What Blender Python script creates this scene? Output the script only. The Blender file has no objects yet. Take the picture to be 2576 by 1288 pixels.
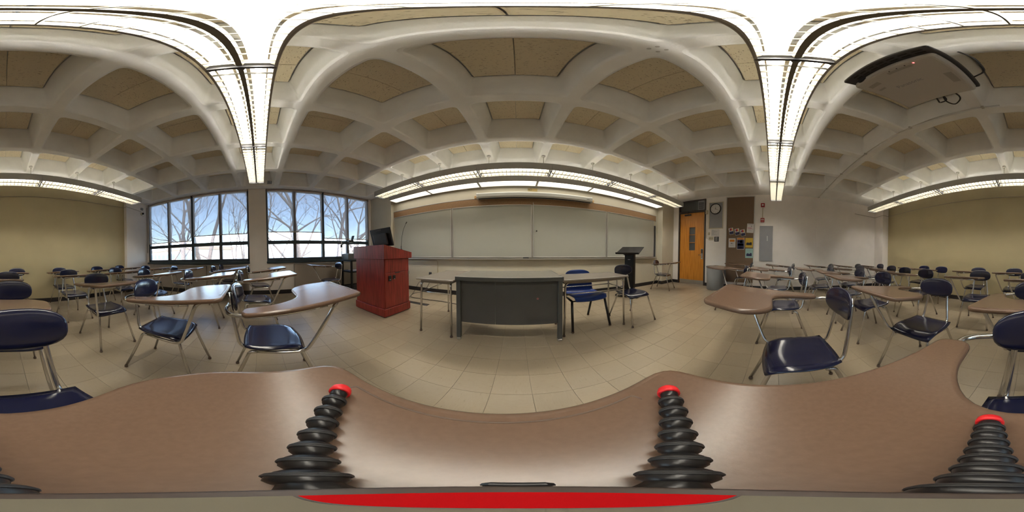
import bpy, bmesh, math, random
from mathutils import Vector, Matrix

random.seed(7)
scene = bpy.context.scene
COL = scene.collection
R = math.radians
PI = math.pi

# ------------------------------------------------------------------ camera
H = 1.0186
cam_d = bpy.data.cameras.new('camera')
cam = bpy.data.objects.new('camera', cam_d)
COL.objects.link(cam)
cam_d.type = 'PANO'
try:
    cam_d.cycles.panorama_type = 'EQUIRECTANGULAR'
except Exception:
    pass
try:
    cam_d.panorama_type = 'EQUIRECTANGULAR'
except Exception:
    pass
cam_d.clip_start = 0.005
cam_d.clip_end = 600
PITCH, ROLL, YAW = -0.0225, 0.0017, 0.0298
cam.matrix_world = (Matrix.Translation((0, 0, H)) @ Matrix.Rotation(YAW, 4, 'Z') @ Matrix.Rotation(PITCH, 4, 'X')
                    @ Matrix.Rotation(ROLL, 4, 'Y') @ Matrix.Rotation(PI / 2, 4, 'X'))
scene.camera = cam

# ------------------------------------------------------------------ world, sun, exposure
W = bpy.data.worlds.new('sky_world')
scene.world = W
W.use_nodes = True
nt = W.node_tree
nt.nodes.clear()
sky = nt.nodes.new('ShaderNodeTexSky')
sky.sky_type = 'NISHITA'
sky.sun_disc = False
sky.sun_elevation = R(42)
sky.sun_rotation = R(90)
sky.altitude = 100
sky.air_density = 1.0
sky.dust_density = 0.6
sky.ozone_density = 2.0
bg = nt.nodes.new('ShaderNodeBackground')
bg.inputs['Strength'].default_value = 0.56
wo = nt.nodes.new('ShaderNodeOutputWorld')
nt.links.new(sky.outputs[0], bg.inputs[0])
nt.links.new(bg.outputs[0], wo.inputs[0])

sun_d = bpy.data.lights.new('sun', 'SUN')
sun_d.energy = 3.2
sun_d.angle = R(0.6)
sun_d.color = (1.0, 0.95, 0.86)
sun = bpy.data.objects.new('sun', sun_d)
COL.objects.link(sun)
# the sun stands behind the building, on the door side: it lights the trees, not the room
sun.rotation_euler = Vector((0.62, 0.25, 0.74)).to_track_quat('Z', 'Y').to_euler()
sun.location = (20, 8, 24)

scene.view_settings.view_transform = 'Standard'
scene.view_settings.look = 'None'
scene.view_settings.exposure = 1.25
scene.view_settings.gamma = 1.0
scene.view_settings.use_curve_mapping = False
try:
    scene.cycles.use_denoising = True
    scene.cycles.max_bounces = 10
    scene.cycles.diffuse_bounces = 6
    scene.cycles.transparent_max_bounces = 24
    scene.cycles.sample_clamp_indirect = 6.0
    scene.cycles.caustics_reflective = False
    scene.cycles.caustics_refractive = False
except Exception:
    pass
TUBE = 31.0          # radiance of the fluorescent tubes
WASH = 1.2           # radiance of the whiteboard strip lenses
LAMP = (1.0, 0.95, 0.85)

# ------------------------------------------------------------------ helpers
MATS = {}


def mat(name, col, rough=0.6, metal=0.0, var=0.0, scale=8.0, bump=0.0, bscale=60.0, spec=0.5, coat=0.0, stretch=None, col2=None):
    if name in MATS:
        return MATS[name]
    m = bpy.data.materials.new(name)
    m.use_nodes = True
    t = m.node_tree
    b = t.nodes['Principled BSDF']
    b.inputs['Base Color'].default_value = (*col, 1)
    b.inputs['Roughness'].default_value = rough
    b.inputs['Metallic'].default_value = metal
    b.inputs['Specular IOR Level'].default_value = spec
    if coat:
        b.inputs['Coat Weight'].default_value = coat
        b.inputs['Coat Roughness'].default_value = 0.08
    if var or bump:
        tc = t.nodes.new('ShaderNodeTexCoord')
        src = tc.outputs['Object']
        if stretch:
            mp = t.nodes.new('ShaderNodeMapping')
            mp.inputs['Scale'].default_value = stretch
            t.links.new(src, mp.inputs[0])
            src = mp.outputs[0]
    if var:
        n = t.nodes.new('ShaderNodeTexNoise')
        n.inputs['Scale'].default_value = scale
        n.inputs['Detail'].default_value = 6
        t.links.new(src, n.inputs['Vector'])
        cr = t.nodes.new('ShaderNodeMix')
        cr.data_type = 'RGBA'
        a = col2 if col2 else tuple(c * (1 - var) for c in col)
        bb = col if col2 else tuple(min(1, c * (1 + var)) for c in col)
        cr.inputs[6].default_value = (*a, 1)
        cr.inputs[7].default_value = (*bb, 1)
        rm = t.nodes.new('ShaderNodeMapRange')
        rm.inputs[1].default_value = 0.32
        rm.inputs[2].default_value = 0.68
        t.links.new(n.outputs[0], rm.inputs[0])
        t.links.new(rm.outputs[0], cr.inputs[0])
        t.links.new(cr.outputs[2], b.inputs['Base Color'])
    if bump:
        n2 = t.nodes.new('ShaderNodeTexNoise')
        n2.inputs['Scale'].default_value = bscale
        n2.inputs['Detail'].default_value = 4
        t.links.new(src, n2.inputs['Vector'])
        bp = t.nodes.new('ShaderNodeBump')
        bp.inputs['Strength'].default_value = bump
        bp.inputs['Distance'].default_value = 0.01
        t.links.new(n2.outputs[0], bp.inputs['Height'])
        t.links.new(bp.outputs[0], b.inputs['Normal'])
    MATS[name] = m
    return m


def emit(name, col, s):
    m = bpy.data.materials.new(name)
    m.use_nodes = True
    b = m.node_tree.nodes['Principled BSDF']
    b.inputs['Base Color'].default_value = (*col, 1)
    b.inputs['Emission Color'].default_value = (*col, 1)
    b.inputs['Emission Strength'].default_value = s
    MATS[name] = m
    return m


def fillet(path, r, n=5):
    out = [Vector(path[0])]
    for i in range(1, len(path) - 1):
        a, b, c = Vector(path[i - 1]), Vector(path[i]), Vector(path[i + 1])
        u, w = (a - b), (c - b)
        rr = min(r, u.length * 0.48, w.length * 0.48)
        p, q = b + u.normalized() * rr, b + w.normalized() * rr
        for k in range(n + 1):
            t = k / n
            out.append(p * (1 - t) ** 2 + b * 2 * t * (1 - t) + q * t * t)
    out.append(Vector(path[-1]))
    return out


class MB:
    def __init__(s):
        s.v, s.f, s.sm, s.mi = [], [], [], []

    def quad(s, idx, smooth=False, mi=0):
        s.f.append(tuple(idx)); s.sm.append(smooth); s.mi.append(mi)

    def box(s, x0, x1, y0, y1, z0, z1, mi=0):
        x0, x1 = min(x0, x1), max(x0, x1); y0, y1 = min(y0, y1), max(y0, y1); z0, z1 = min(z0, z1), max(z0, z1)
        o = len(s.v)
        for z in (z0, z1):
            for (x, y) in ((x0, y0), (x1, y0), (x1, y1), (x0, y1)):
                s.v.append((x, y, z))
        for q in ((3, 2, 1, 0), (4, 5, 6, 7), (0, 1, 5, 4), (1, 2, 6, 5), (2, 3, 7, 6), (3, 0, 4, 7)):
            s.quad([o + k for k in q], False, mi)
        return s

    def rbox(s, x0, x1, y0, y1, z0, z1, b=0.01, seg=2, mi=0):
        bm = bmesh.new()
        bmesh.ops.create_cube(bm, size=1)
        for v in bm.verts:
            v.co = Vector(((x0 + x1) / 2 + v.co.x * abs(x1 - x0), (y0 + y1) / 2 + v.co.y * abs(y1 - y0), (z0 + z1) / 2 + v.co.z * abs(z1 - z0)))
        bmesh.ops.bevel(bm, geom=bm.edges[:], offset=b, segments=seg, affect='EDGES', profile=0.5)
        return s.add_bm(bm, False, mi)

    def add_bm(s, bm, smooth=False, mi=0):
        o = len(s.v)
        bm.verts.index_update()
        for v in bm.verts:
            s.v.append(tuple(v.co))
        for f in bm.faces:
            s.quad([o + v.index for v in f.verts], smooth, mi)
        bm.free()
        return s

    def tube(s, path, r, n=10, cap=True, mi=0):
        P = [Vector(p) for p in path]
        o = len(s.v)
        m = len(P)
        t0 = (P[1] - P[0]).normalized()
        up = Vector((0, 0, 1)) if abs(t0.z) < 0.9 else Vector((1, 0, 0))
        nrm = (up - t0 * up.dot(t0)).normalized()
        for i in range(m):
            t = (P[min(i + 1, m - 1)] - P[max(i - 1, 0)]).normalized()
            nrm = (nrm - t * nrm.dot(t)).normalized()
            bn = t.cross(nrm)
            ri = r[i] if isinstance(r, (list, tuple)) else r
            for k in range(n):
                a = 2 * PI * k / n
                s.v.append(tuple(P[i] + (nrm * math.cos(a) + bn * math.sin(a)) * ri))
        for i in range(m - 1):
            for k in range(n):
                k2 = (k + 1) % n
                s.quad((o + i * n + k, o + i * n + k2, o + (i + 1) * n + k2, o + (i + 1) * n + k), True, mi)
        if cap:
            s.quad([o + k for k in range(n)][::-1], False, mi)
            s.quad([o + (m - 1) * n + k for k in range(n)], False, mi)
        return s

    def lathe(s, prof, n=20, c=(0, 0, 0), axis='z', mi=0, smooth=True):
        o = len(s.v)
        for (r, z) in prof:
            for k in range(n):
                a = 2 * PI * k / n
                p = (r * math.cos(a), r * math.sin(a), z)
                if axis == 'x':
                    p = (p[2], p[0], p[1])
                elif axis == 'y':
                    p = (p[1], p[2], p[0])
                s.v.append((p[0] + c[0], p[1] + c[1], p[2] + c[2]))
        m = len(prof)
        for i in range(m - 1):
            for k in range(n):
                k2 = (k + 1) % n
                s.quad((o + i * n + k, o + i * n + k2, o + (i + 1) * n + k2, o + (i + 1) * n + k), smooth, mi)
        s.quad([o + k for k in range(n)][::-1], False, mi)
        s.quad([o + (m - 1) * n + k for k in range(n)], False, mi)
        return s

    def rings(s, rs, cap0=True, cap1=True, smooth=True, mi=0):
        o = len(s.v)
        n = len(rs[0])
        for ring in rs:
            for p in ring:
                s.v.append(tuple(p))
        for i in range(len(rs) - 1):
            for k in range(n):
                k2 = (k + 1) % n
                s.quad((o + i * n + k, o + i * n + k2, o + (i + 1) * n + k2, o + (i + 1) * n + k), smooth, mi)
        if cap0:
            s.quad([o + k for k in range(n)][::-1], False, mi)
        if cap1:
            s.quad([o + (len(rs) - 1) * n + k for k in range(n)], False, mi)
        return s

    def prism(s, poly, y0, y1, axis='y', mi=0):
        """polygon in the two other axes, extruded along axis"""
        def P(a, b, c):
            return {'y': (a, c, b), 'x': (c, a, b), 'z': (a, b, c)}[axis]
        return s.rings([[P(a, b, y0) for a, b in poly], [P(a, b, y1) for a, b in poly]], smooth=False, mi=mi)

    def mesh(s, name, mats):
        me = bpy.data.meshes.new(name)
        me.from_pydata(s.v, [], s.f)
        me.polygons.foreach_set('use_smooth', s.sm)
        me.polygons.foreach_set('material_index', s.mi)
        if not isinstance(mats, (list, tuple)):
            mats = [mats]
        for m in mats:
            me.materials.append(m)
        bm = bmesh.new()
        bm.from_mesh(me)
        bmesh.ops.recalc_face_normals(bm, faces=bm.faces[:])
        bm.to_mesh(me)
        bm.free()
        me.update()
        return me

    def build(s, name, mats, parent=None, world=False, loc=None, label=None):
        if world and parent is not None:
            l = parent.location
            s.v = [(x - l.x, y - l.y, z - l.z) for x, y, z in s.v]
        o = bpy.data.objects.new(name, s.mesh(name, mats))
        COL.objects.link(o)
        if parent is not None:
            o.parent = parent
        if loc is not None:
            o.location = loc
        if label:
            o['label'] = label
        return o


def tag(o, label, cat, group=None, kind=None):
    o['label'] = label
    o['category'] = cat
    if group:
        o['group'] = group
    if kind:
        o['kind'] = kind
    return o


def thing(name, label, cat, loc=(0, 0, 0), rz=0, group=None):
    o = bpy.data.objects.new(name, None)
    o.empty_display_size = 0.1
    COL.objects.link(o)
    o.location = loc
    o.rotation_euler = (0, 0, rz)
    return tag(o, label, cat, group)


def struct(o, label=None):
    o['kind'] = 'structure'
    if label:
        o['label'] = label
    return o


def dup(o, parent=None):
    c = o.copy()
    COL.objects.link(c)
    c.parent = parent
    for ch in list(o.children):
        dup(ch, c)
    return c


def inst(name, me, parent, loc=(0, 0, 0), rot=(0, 0, 0), scale=None):
    o = bpy.data.objects.new(name, me)
    COL.objects.link(o)
    o.parent = parent
    o.location = loc
    o.rotation_euler = rot
    if scale:
        o.scale = scale
    return o


def text_mesh(name, body, size, material, parent, loc, rot, extrude=0.0006, align='CENTER', sx=1.0, font_bold=False):
    cu = bpy.data.curves.new(name, 'FONT')
    cu.body = body
    cu.size = size
    cu.extrude = extrude
    cu.align_x = align
    cu.align_y = 'CENTER'
    cu.resolution_u = 3
    if font_bold:
        cu.offset = size * 0.015
    tmp = bpy.data.objects.new(name + '_tmp', cu)
    COL.objects.link(tmp)
    dg = bpy.context.evaluated_depsgraph_get()
    me = bpy.data.meshes.new_from_object(tmp.evaluated_get(dg))
    bpy.data.objects.remove(tmp)
    bpy.data.curves.remove(cu)
    me.materials.clear()
    me.materials.append(material)
    o = bpy.data.objects.new(name, me)
    COL.objects.link(o)
    o.parent = parent
    o.location = loc
    o.rotation_euler = rot
    o.scale = (sx, 1, 1)
    return o


ORD = ['first', 'second', 'third', 'fourth', 'fifth', 'sixth', 'seventh', 'eighth']

# ------------------------------------------------------------------ materials
M_white = mat('wall_white_paint', (0.87, 0.825, 0.79), 0.75, var=0.03, scale=3, bump=0.08, bscale=120)
M_cream = mat('wall_cream_paint', (0.64, 0.595, 0.48), 0.75, var=0.03, scale=3, bump=0.08, bscale=120)
M_tan = mat('wall_tan_paint', (0.445, 0.380, 0.225), 0.6, var=0.04, scale=2, bump=0.08, bscale=120)
M_ceil = mat('ceiling_concrete_paint', (0.86, 0.87, 0.875), 0.8, var=0.04, scale=4, bump=0.15, bscale=90)
M_base = mat('baseboard_rubber', (0.02, 0.018, 0.02), 0.45)
M_chrome = mat('chrome_tube', (0.66, 0.65, 0.63), 0.17, 1.0)
M_steel = mat('brushed_steel', (0.55, 0.54, 0.52), 0.35, 1.0)
M_alu = mat('aluminium_frame', (0.62, 0.60, 0.57), 0.4, 0.7)
M_seat = mat('navy_plastic', (0.011, 0.013, 0.040), 0.16, coat=0.3, bump=0.02, bscale=250)
M_tab = mat('tan_laminate', (0.172, 0.108, 0.074), 0.24, var=0.05, scale=140, bump=0.015, bscale=300)
M_groove = mat('tan_laminate_edge', (0.13, 0.085, 0.06), 0.4)
M_glide = mat('brown_foot_glide', (0.10, 0.065, 0.045), 0.5)
M_black = mat('black_plastic', (0.012, 0.011, 0.012), 0.35)
M_blackm = mat('black_metal', (0.007, 0.006, 0.006), 0.5, spec=0.25)
M_dkgrey = mat('dark_grey_plastic', (0.06, 0.06, 0.065), 0.5)
M_greyp = mat('grey_enamel', (0.085, 0.085, 0.085), 0.42, var=0.05, scale=5, bump=0.03, bscale=200)
M_greyp2 = mat('grey_enamel_edge', (0.085, 0.09, 0.09), 0.4)
M_desk = mat('grey_tan_desktop', (0.27, 0.255, 0.22), 0.22, var=0.05, scale=40)
M_ttop = mat('grey_brown_laminate', (0.30, 0.26, 0.22), 0.2, var=0.05, scale=90)
M_wood = mat('cherry_veneer', (0.26, 0.03, 0.022), 0.35, var=0.35, scale=5, stretch=(9, 9, 0.7), bump=0.02, bscale=60)
M_door = mat('orange_oak', (0.70, 0.29, 0.04), 0.35, var=0.3, scale=4, stretch=(10, 10, 0.55), col2=(0.50, 0.18, 0.02), bump=0.02)
M_frame = mat('door_frame_brown', (0.045, 0.033, 0.03), 0.45)
M_cork = mat('cork_tan', (0.33, 0.20, 0.105), 0.9, var=0.22, scale=70, bump=0.2, bscale=200)
M_cork2 = mat('cork_brown', (0.20, 0.132, 0.085), 0.9, var=0.15, scale=90, bump=0.2, bscale=220)
M_board = mat('whiteboard_enamel', (0.43, 0.43, 0.375), 0.16, var=0.02, scale=1.5)
M_paper = mat('white_paper', (0.72, 0.69, 0.68), 0.8)
M_cream_p = mat('cream_plastic', (0.60, 0.53, 0.39), 0.5)
M_red = mat('red_enamel', (0.42, 0.02, 0.025), 0.4)
M_redrub = mat('red_rubber', (0.85, 0.022, 0.03), 0.45)
M_panelg = mat('panel_grey', (0.30, 0.30, 0.315), 0.45, var=0.03, scale=4)
M_fix = mat('fixture_housing', (0.44, 0.43, 0.40), 0.5)
M_louv = mat('louvre_white', (0.20, 0.187, 0.15), 0.45)
M_winframe = mat('window_frame_teal', (0.035, 0.055, 0.075), 0.45)
M_winmull = mat('window_mullion_grey', (0.10, 0.09, 0.10), 0.5)
M_heater = mat('heater_beige', (0.33, 0.285, 0.24), 0.5, var=0.04, scale=3)
M_blue = mat('blue_shell_plastic', (0.010, 0.045, 0.25), 0.36, bump=0.03, bscale=300)
M_trash = mat('grey_bin_plastic', (0.20, 0.205, 0.21), 0.5)
M_stain = mat('bamboo_bracket', (0.55, 0.34, 0.15), 0.6)
M_tube = emit('fluorescent_tube', LAMP, TUBE)
M_lens = emit('strip_light_lens', (1.0, 0.93, 0.80), WASH)
M_led = emit('red_indicator', (1.0, 0.1, 0.1), 3.0)
M_navy = mat('print_navy', (0.03, 0.035, 0.10), 0.7)
M_orange = mat('print_orange', (0.70, 0.26, 0.04), 0.7)
M_magenta = mat('print_magenta', (0.45, 0.03, 0.13), 0.7)
M_yellow = mat('print_yellow', (0.66, 0.43, 0.05), 0.7)
M_aqua = mat('print_aqua', (0.33, 0.52, 0.50), 0.7)
M_ink = mat('print_ink', (0.05, 0.05, 0.055), 0.7)
M_greyink = mat('print_grey', (0.30, 0.30, 0.33), 0.7)
M_signy = mat('sign_yellow', (0.55, 0.44, 0.18), 0.7)


def acoustic():
    m = bpy.data.materials.new('fissured_acoustic_panel')
    m.use_nodes = True
    t = m.node_tree
    b = t.nodes['Principled BSDF']
    b.inputs['Roughness'].default_value = 0.95
    tc = t.nodes.new('ShaderNodeNewGeometry')
    mp = t.nodes.new('ShaderNodeMapping')
    mp.inputs['Scale'].default_value = (55, 130, 60)
    t.links.new(tc.outputs['Position'], mp.inputs[0])
    n = t.nodes.new('ShaderNodeTexNoise')
    n.inputs['Scale'].default_value = 1.0
    n.inputs['Detail'].default_value = 3
    t.links.new(mp.outputs[0], n.inputs['Vector'])
    r = t.nodes.new('ShaderNodeMapRange')
    r.inputs[1].default_value = 0.62
    r.inputs[2].default_value = 0.70
    t.links.new(n.outputs[0], r.inputs[0])
    mx = t.nodes.new('ShaderNodeMix')
    mx.data_type = 'RGBA'
    mx.inputs[6].default_value = (0.76, 0.68, 0.52, 1)
    mx.inputs[7].default_value = (0.33, 0.26, 0.17, 1)
    t.links.new(r.outputs[0], mx.inputs[0])
    t.links.new(mx.outputs[2], b.inputs['Base Color'])
    bp = t.nodes.new('ShaderNodeBump')
    bp.invert = True
    bp.inputs['Strength'].default_value = 0.5
    bp.inputs['Distance'].default_value = 0.005
    t.links.new(r.outputs[0], bp.inputs['Height'])
    t.links.new(bp.outputs[0], b.inputs['Normal'])
    return m


M_acou = acoustic()

TS = 0.2286
TX, TY = -0.1457, 1.5392


def tile_mat():
    m = bpy.data.materials.new('vinyl_floor_tile')
    m.use_nodes = True
    t = m.node_tree
    L = t.links.new
    b = t.nodes['Principled BSDF']
    b.inputs['Roughness'].default_value = 0.26
    b.inputs['Specular IOR Level'].default_value = 0.45
    g = t.nodes.new('ShaderNodeNewGeometry')
    sep = t.nodes.new('ShaderNodeSeparateXYZ')
    L(g.outputs['Position'], sep.inputs[0])

    def mth(op, a, b_=None):
        n = t.nodes.new('ShaderNodeMath')
        n.operation = op
        for i, q in enumerate((a, b_)):
            if q is None:
                continue
            if isinstance(q, (int, float)):
                n.inputs[i].default_value = q
            else:
                L(q, n.inputs[i])
        return n.outputs[0]
    ix = mth('FLOOR', mth('DIVIDE', mth('SUBTRACT', sep.outputs[0], TX), TS))
    iy = mth('FLOOR', mth('DIVIDE', mth('SUBTRACT', sep.outputs[1], TY), TS))
    par = mth('PINGPONG', mth('ADD', ix, iy), 1.0)
    # grain runs along x or along y, tile by tile
    ma = t.nodes.new('ShaderNodeMapping')
    ma.inputs['Scale'].default_value = (22, 130, 1)
    mb = t.nodes.new('ShaderNodeMapping')
    mb.inputs['Scale'].default_value = (130, 22, 1)
    L(g.outputs['Position'], ma.inputs[0])
    L(g.outputs['Position'], mb.inputs[0])
    mv = t.nodes.new('ShaderNodeMix')
    mv.data_type = 'VECTOR'
    L(par, mv.inputs[0])
    L(ma.outputs[0], mv.inputs[4])
    L(mb.outputs[0], mv.inputs[5])
    n = t.nodes.new('ShaderNodeTexNoise')
    n.inputs['Scale'].default_value = 1
    n.inputs['Detail'].default_value = 5
    n.inputs['Roughness'].default_value = 0.65
    L(mv.outputs[1], n.inputs['Vector'])
    cr = t.nodes.new('ShaderNodeValToRGB')
    e = cr.color_ramp.elements
    e[0].position = 0.27
    e[0].color = (0.19, 0.145, 0.10, 1)
    e[1].position = 0.37
    e[1].color = (0.335, 0.273, 0.190, 1)
    e2 = cr.color_ramp.elements.new(0.55)
    e2.color = (0.345, 0.283, 0.199, 1)
    e3 = cr.color_ramp.elements.new(0.8)
    e3.color = (0.36, 0.30, 0.215, 1)
    L(n.outputs[0], cr.inputs[0])
    # slow tone shift per tile
    wn = t.nodes.new('ShaderNodeTexWhiteNoise')
    wn.noise_dimensions = '2D'
    cx = t.nodes.new('ShaderNodeCombineXYZ')
    L(ix, cx.inputs[0])
    L(iy, cx.inputs[1])
    L(cx.outputs[0], wn.inputs['Vector'])
    hs = t.nodes.new('ShaderNodeHueSaturation')
    L(cr.outputs[0], hs.inputs['Color'])
    vr = t.nodes.new('ShaderNodeMapRange')
    vr.inputs[3].default_value = 0.95
    vr.inputs[4].default_value = 1.04
    L(wn.outputs['Value'], vr.inputs[0])
    L(vr.outputs[0], hs.inputs['Value'])
    L(hs.outputs[0], b.inputs['Base Color'])
    n2 = t.nodes.new('ShaderNodeTexNoise')
    n2.inputs['Scale'].default_value = 6
    n2.inputs['Detail'].default_value = 3
    L(g.outputs['Position'], n2.inputs['Vector'])
    rr = t.nodes.new('ShaderNodeMapRange')
    rr.inputs[3].default_value = 0.285
    rr.inputs[4].default_value = 0.33
    L(n2.outputs[0], rr.inputs[0])
    L(rr.outputs[0], b.inputs['Roughness'])
    return m


M_tile = tile_mat()


def mixmat(name, fac, col, rough, glossy=False, tint=(1, 1, 1)):
    """part transparent, part solid: panes and open weave mesh"""
    m = bpy.data.materials.new(name)
    m.use_nodes = True
    t = m.node_tree
    t.nodes.clear()
    tr = t.nodes.new('ShaderNodeBsdfTransparent')
    tr.inputs[0].default_value = (*tint, 1)
    mx = t.nodes.new('ShaderNodeMixShader')
    mx.inputs[0].default_value = fac
    t.links.new(tr.outputs[0], mx.inputs[1])
    if glossy:
        g = t.nodes.new('ShaderNodeBsdfGlossy')
        g.inputs[0].default_value = (*col, 1)
        g.inputs['Roughness'].default_value = rough
        fr = t.nodes.new('ShaderNodeFresnel')
        fr.inputs[0].default_value = 1.45
        t.links.new(fr.outputs[0], mx.inputs[0])
        t.links.new(g.outputs[0], mx.inputs[2])
    else:
        d = t.nodes.new('ShaderNodeBsdfDiffuse')
        d.inputs[0].default_value = (*col, 1)
        tl = t.nodes.new('ShaderNodeBsdfTranslucent')
        tl.inputs[0].default_value = (*col, 1)
        m2 = t.nodes.new('ShaderNodeMixShader')
        m2.inputs[0].default_value = 0.5
        t.links.new(d.outputs[0], m2.inputs[1])
        t.links.new(tl.outputs[0], m2.inputs[2])
        t.links.new(m2.outputs[0], mx.inputs[2])
    o = t.nodes.new('ShaderNodeOutputMaterial')
    t.links.new(mx.outputs[0], o.inputs[0])
    return m


M_glass = mixmat('window_glass', 0.1, (1, 1, 1), 0.02, True)
M_shade = mixmat('shade_mesh_fabric', 0.66, (0.50, 0.46, 0.44), 0.8)
M_shadehem = mat('shade_hem', (0.55, 0.46, 0.38), 0.8)
M_tintglass = mixmat('grey_transom_glass', 0.75, (0.26, 0.27, 0.27), 0.3)

# ------------------------------------------------------------------ room shell
XR, XL, YF, YB, ZC = 4.80, -4.29, 3.58, -3.684, 2.90
XG = -4.38            # plane of the window glass
PX, PY, NX, NY = -0.01, -0.035, 9, 7      # coffer grid
MOD = 0.92

# floor: slab, then tiles; the nearest 300 are single parts
fl = MB().box(XL - 0.3, XR + 0.3, YB - 0.3, YF + 0.3, -0.2, -0.004)
floor = struct(fl.build('floor', mat('floor_slab', (0.06, 0.05, 0.04), 0.9)), 'cream vinyl tile floor of nine inch squares')
tb = MB()
g_ = 0.0007
tb.rings([[(-TS / 2 + a, -TS / 2 + a, z), (TS / 2 - a, -TS / 2 + a, z), (TS / 2 - a, TS / 2 - a, z), (-TS / 2 + a, TS / 2 - a, z)]
          for a, z in ((g_, -0.004), (g_, -0.0008), (g_ + 0.0008, 0))], smooth=False)
tile_me = tb.mesh('tile', M_tile)
cells = []
for i in range(-25, 26):
    for j in range(-30, 20):
        x, y = TX + (i + 0.5) * TS, TY + (j + 0.5) * TS
        if XL - 0.05 < x < XR + 0.1 and YB - 0.05 < y < YF + 0.1:
            # the part of the floor the own chair's tablet hides comes last
            d = math.hypot(x, y)
            cells.append((d + (5 if (-0.3 < x < 0.25 and -0.25 < y < 0.15) else 0), x, y))
cells.sort()
for d, x, y in cells[:300]:
    inst('tile', tile_me, floor, (x, y, random.uniform(-0.0003, 0.0003)))
far = MB()
for d, x, y in cells[300:]:
    o = len(far.v)
    for (a, z) in ((g_, -0.004), (g_ + 0.0006, 0)):
        for sx, sy in ((-1, -1), (1, -1), (1, 1), (-1, 1)):
            far.v.append((x + sx * (TS / 2 - a), y + sy * (TS / 2 - a), z))
    for k in range(4):
        far.quad((o + k, o + (k + 1) % 4, o + 4 + (k + 1) % 4, o + 4 + k))
    far.quad((o + 4, o + 5, o + 6, o + 7))
ft = far.build('far_tiles', M_tile, floor)
ft['kind'] = 'stuff'

# ceiling: waffle slab


def rsq(h, r, z, cx, cy, n=4, k=3):
    pts = []
    for q in range(4):
        a0 = q * PI / 2
        for i in range(n + 1):
            a = a0 + (PI / 2) * i / n
            px = (h - r) * (1 if q in (0, 3) else -1) + r * math.cos(a)
            py = (h - r) * (1 if q in (0, 1) else -1) + r * math.sin(a)
            pts.append((cx + px, cy + py, z))
    return pts


cb = MB()
for i in range(NX):
    for j in range(NY):
        cx, cy = PX + (i - 4) * MOD, PY + (j - 3) * MOD
        cb.rings([rsq(0.46, 0.0001, ZC, cx, cy), rsq(0.412, 0.055, ZC, cx, cy)], cap0=False, cap1=False, smooth=False)
        cb.rings([rsq(0.412, 0.055, ZC, cx, cy), rsq(0.396, 0.055, ZC + 0.008, cx, cy), rsq(0.388, 0.052, ZC + 0.026, cx, cy),
                  rsq(0.306, 0.03, ZC + 0.385, cx, cy)], cap0=False, cap1=False, smooth=True)
        cb.rings([rsq(0.306, 0.03, ZC + 0.385, cx, cy), rsq(0.306, 0.03, ZC + 0.42, cx, cy)], cap0=False, smooth=False)
x0, x1, y0, y1 = PX - 4.5 * MOD, PX + 4.5 * MOD, PY - 3.5 * MOD, PY + 3.5 * MOD
cb.box(x1, XR + 0.2, YB - 0.2, YF + 0.2, ZC, ZC + 0.45)
cb.box(XL - 0.25, x0, YB - 0.2, YF + 0.2, ZC, ZC + 0.45)
cb.box(x0, x1, y1, YF + 0.2, ZC, ZC + 0.45)
cb.box(x0, x1, YB - 0.2, y0, ZC, ZC + 0.45)
cb.box(XL - 0.25, XR + 0.2, YB - 0.2, YF + 0.2, ZC + 0.45, ZC + 0.6)  # unseen roof slab, added above the coffers to block sun and sky
ceiling = struct(cb.build('ceiling', M_ceil), 'painted concrete waffle ceiling with deep square coffers')
pb = MB().rbox(-0.146, 0.146, -0.294, 0.294, -0.01, 0.01, 0.003, 1)
pan_me = pb.mesh('acoustic_panel', M_acou)
for i in range(NX):
    for j in range(NY):
        for s in (-1, 1):
            inst('acoustic_panel', pan_me, ceiling, (PX + (i - 4) * MOD + s * 0.1475, PY + (j - 3) * MOD, ZC + 0.385 + random.uniform(-.003, .003)))
bl = MB()
bolt_me = MB().lathe([(0.009, 0), (0.008, -0.004), (0.004, -0.006)], 10).mesh('bolt', M_steel)
for sx in (-1, 1):
    for sy in (-1, 1):
        inst('bolt', bolt_me, ceiling, (PX + 0.46 + sx * 0.025, PY + 0.46 + sy * 0.02, ZC))

# walls
wb = MB().box(XL - 0.3, XR + 0.3, YF, YF + 0.2, 0, ZC)
wb.box(XL - 0.2, -3.34, 3.46, YF, 0, ZC)
wb.box(4.17, XR + 0.1, 3.37, YF, 0, ZC)
wall_front = struct(wb.build('wall_front', M_cream), 'cream wall behind the whiteboards')
wb = MB().box(XL - 0.3, XR + 0.3, YB - 0.2, YB, 0, ZC)
wall_back = struct(wb.build('wall_back', M_tan), 'tan painted back wall')
pl = MB().box(XL - 0.2, -3.33, YB, -3.575, 0, ZC)
pl.build('pilaster', M_white, wall_back, label='off white pilaster beside the windows')
pl = MB().box(4.33, XR + 0.1, YB, -3.44, 0, ZC)
pl.build('pilaster', M_white, wall_back, label='off white pilaster in the far corner')
DY0, DY1, DZ = 2.17, 3.09, 2.43           # door slab
FY0, FY1, FZ = 2.115, 3.145, 2.885        # door frame
wb = MB().box(XR, XR + 0.2, YB - 0.2, FY0, 0, ZC)
wb.box(XR, XR + 0.2, FY1, YF + 0.2, 0, ZC)
wb.box(XR, XR + 0.2, FY0, FY1, FZ, ZC)
wb.box(XR + 0.14, XR + 0.2, FY0, FY1, 0, FZ)
wall_right = struct(wb.build('wall_right', M_white), 'off white wall with the door and bulletin board')
WY = [(-3.53, -0.296), (0.165, 3.37)]      # window openings
ZS, ZT = 0.90, 2.895
wb = MB().box(XL - 0.2, XL, YB - 0.2, YF + 0.2, 0, 0.82)
wb.box(XL - 0.2, XL, YB - 0.2, WY[0][0], 0.82, ZC)
wb.box(XL - 0.2, XL, WY[0][1], WY[1][0], 0.82, ZC)
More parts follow.
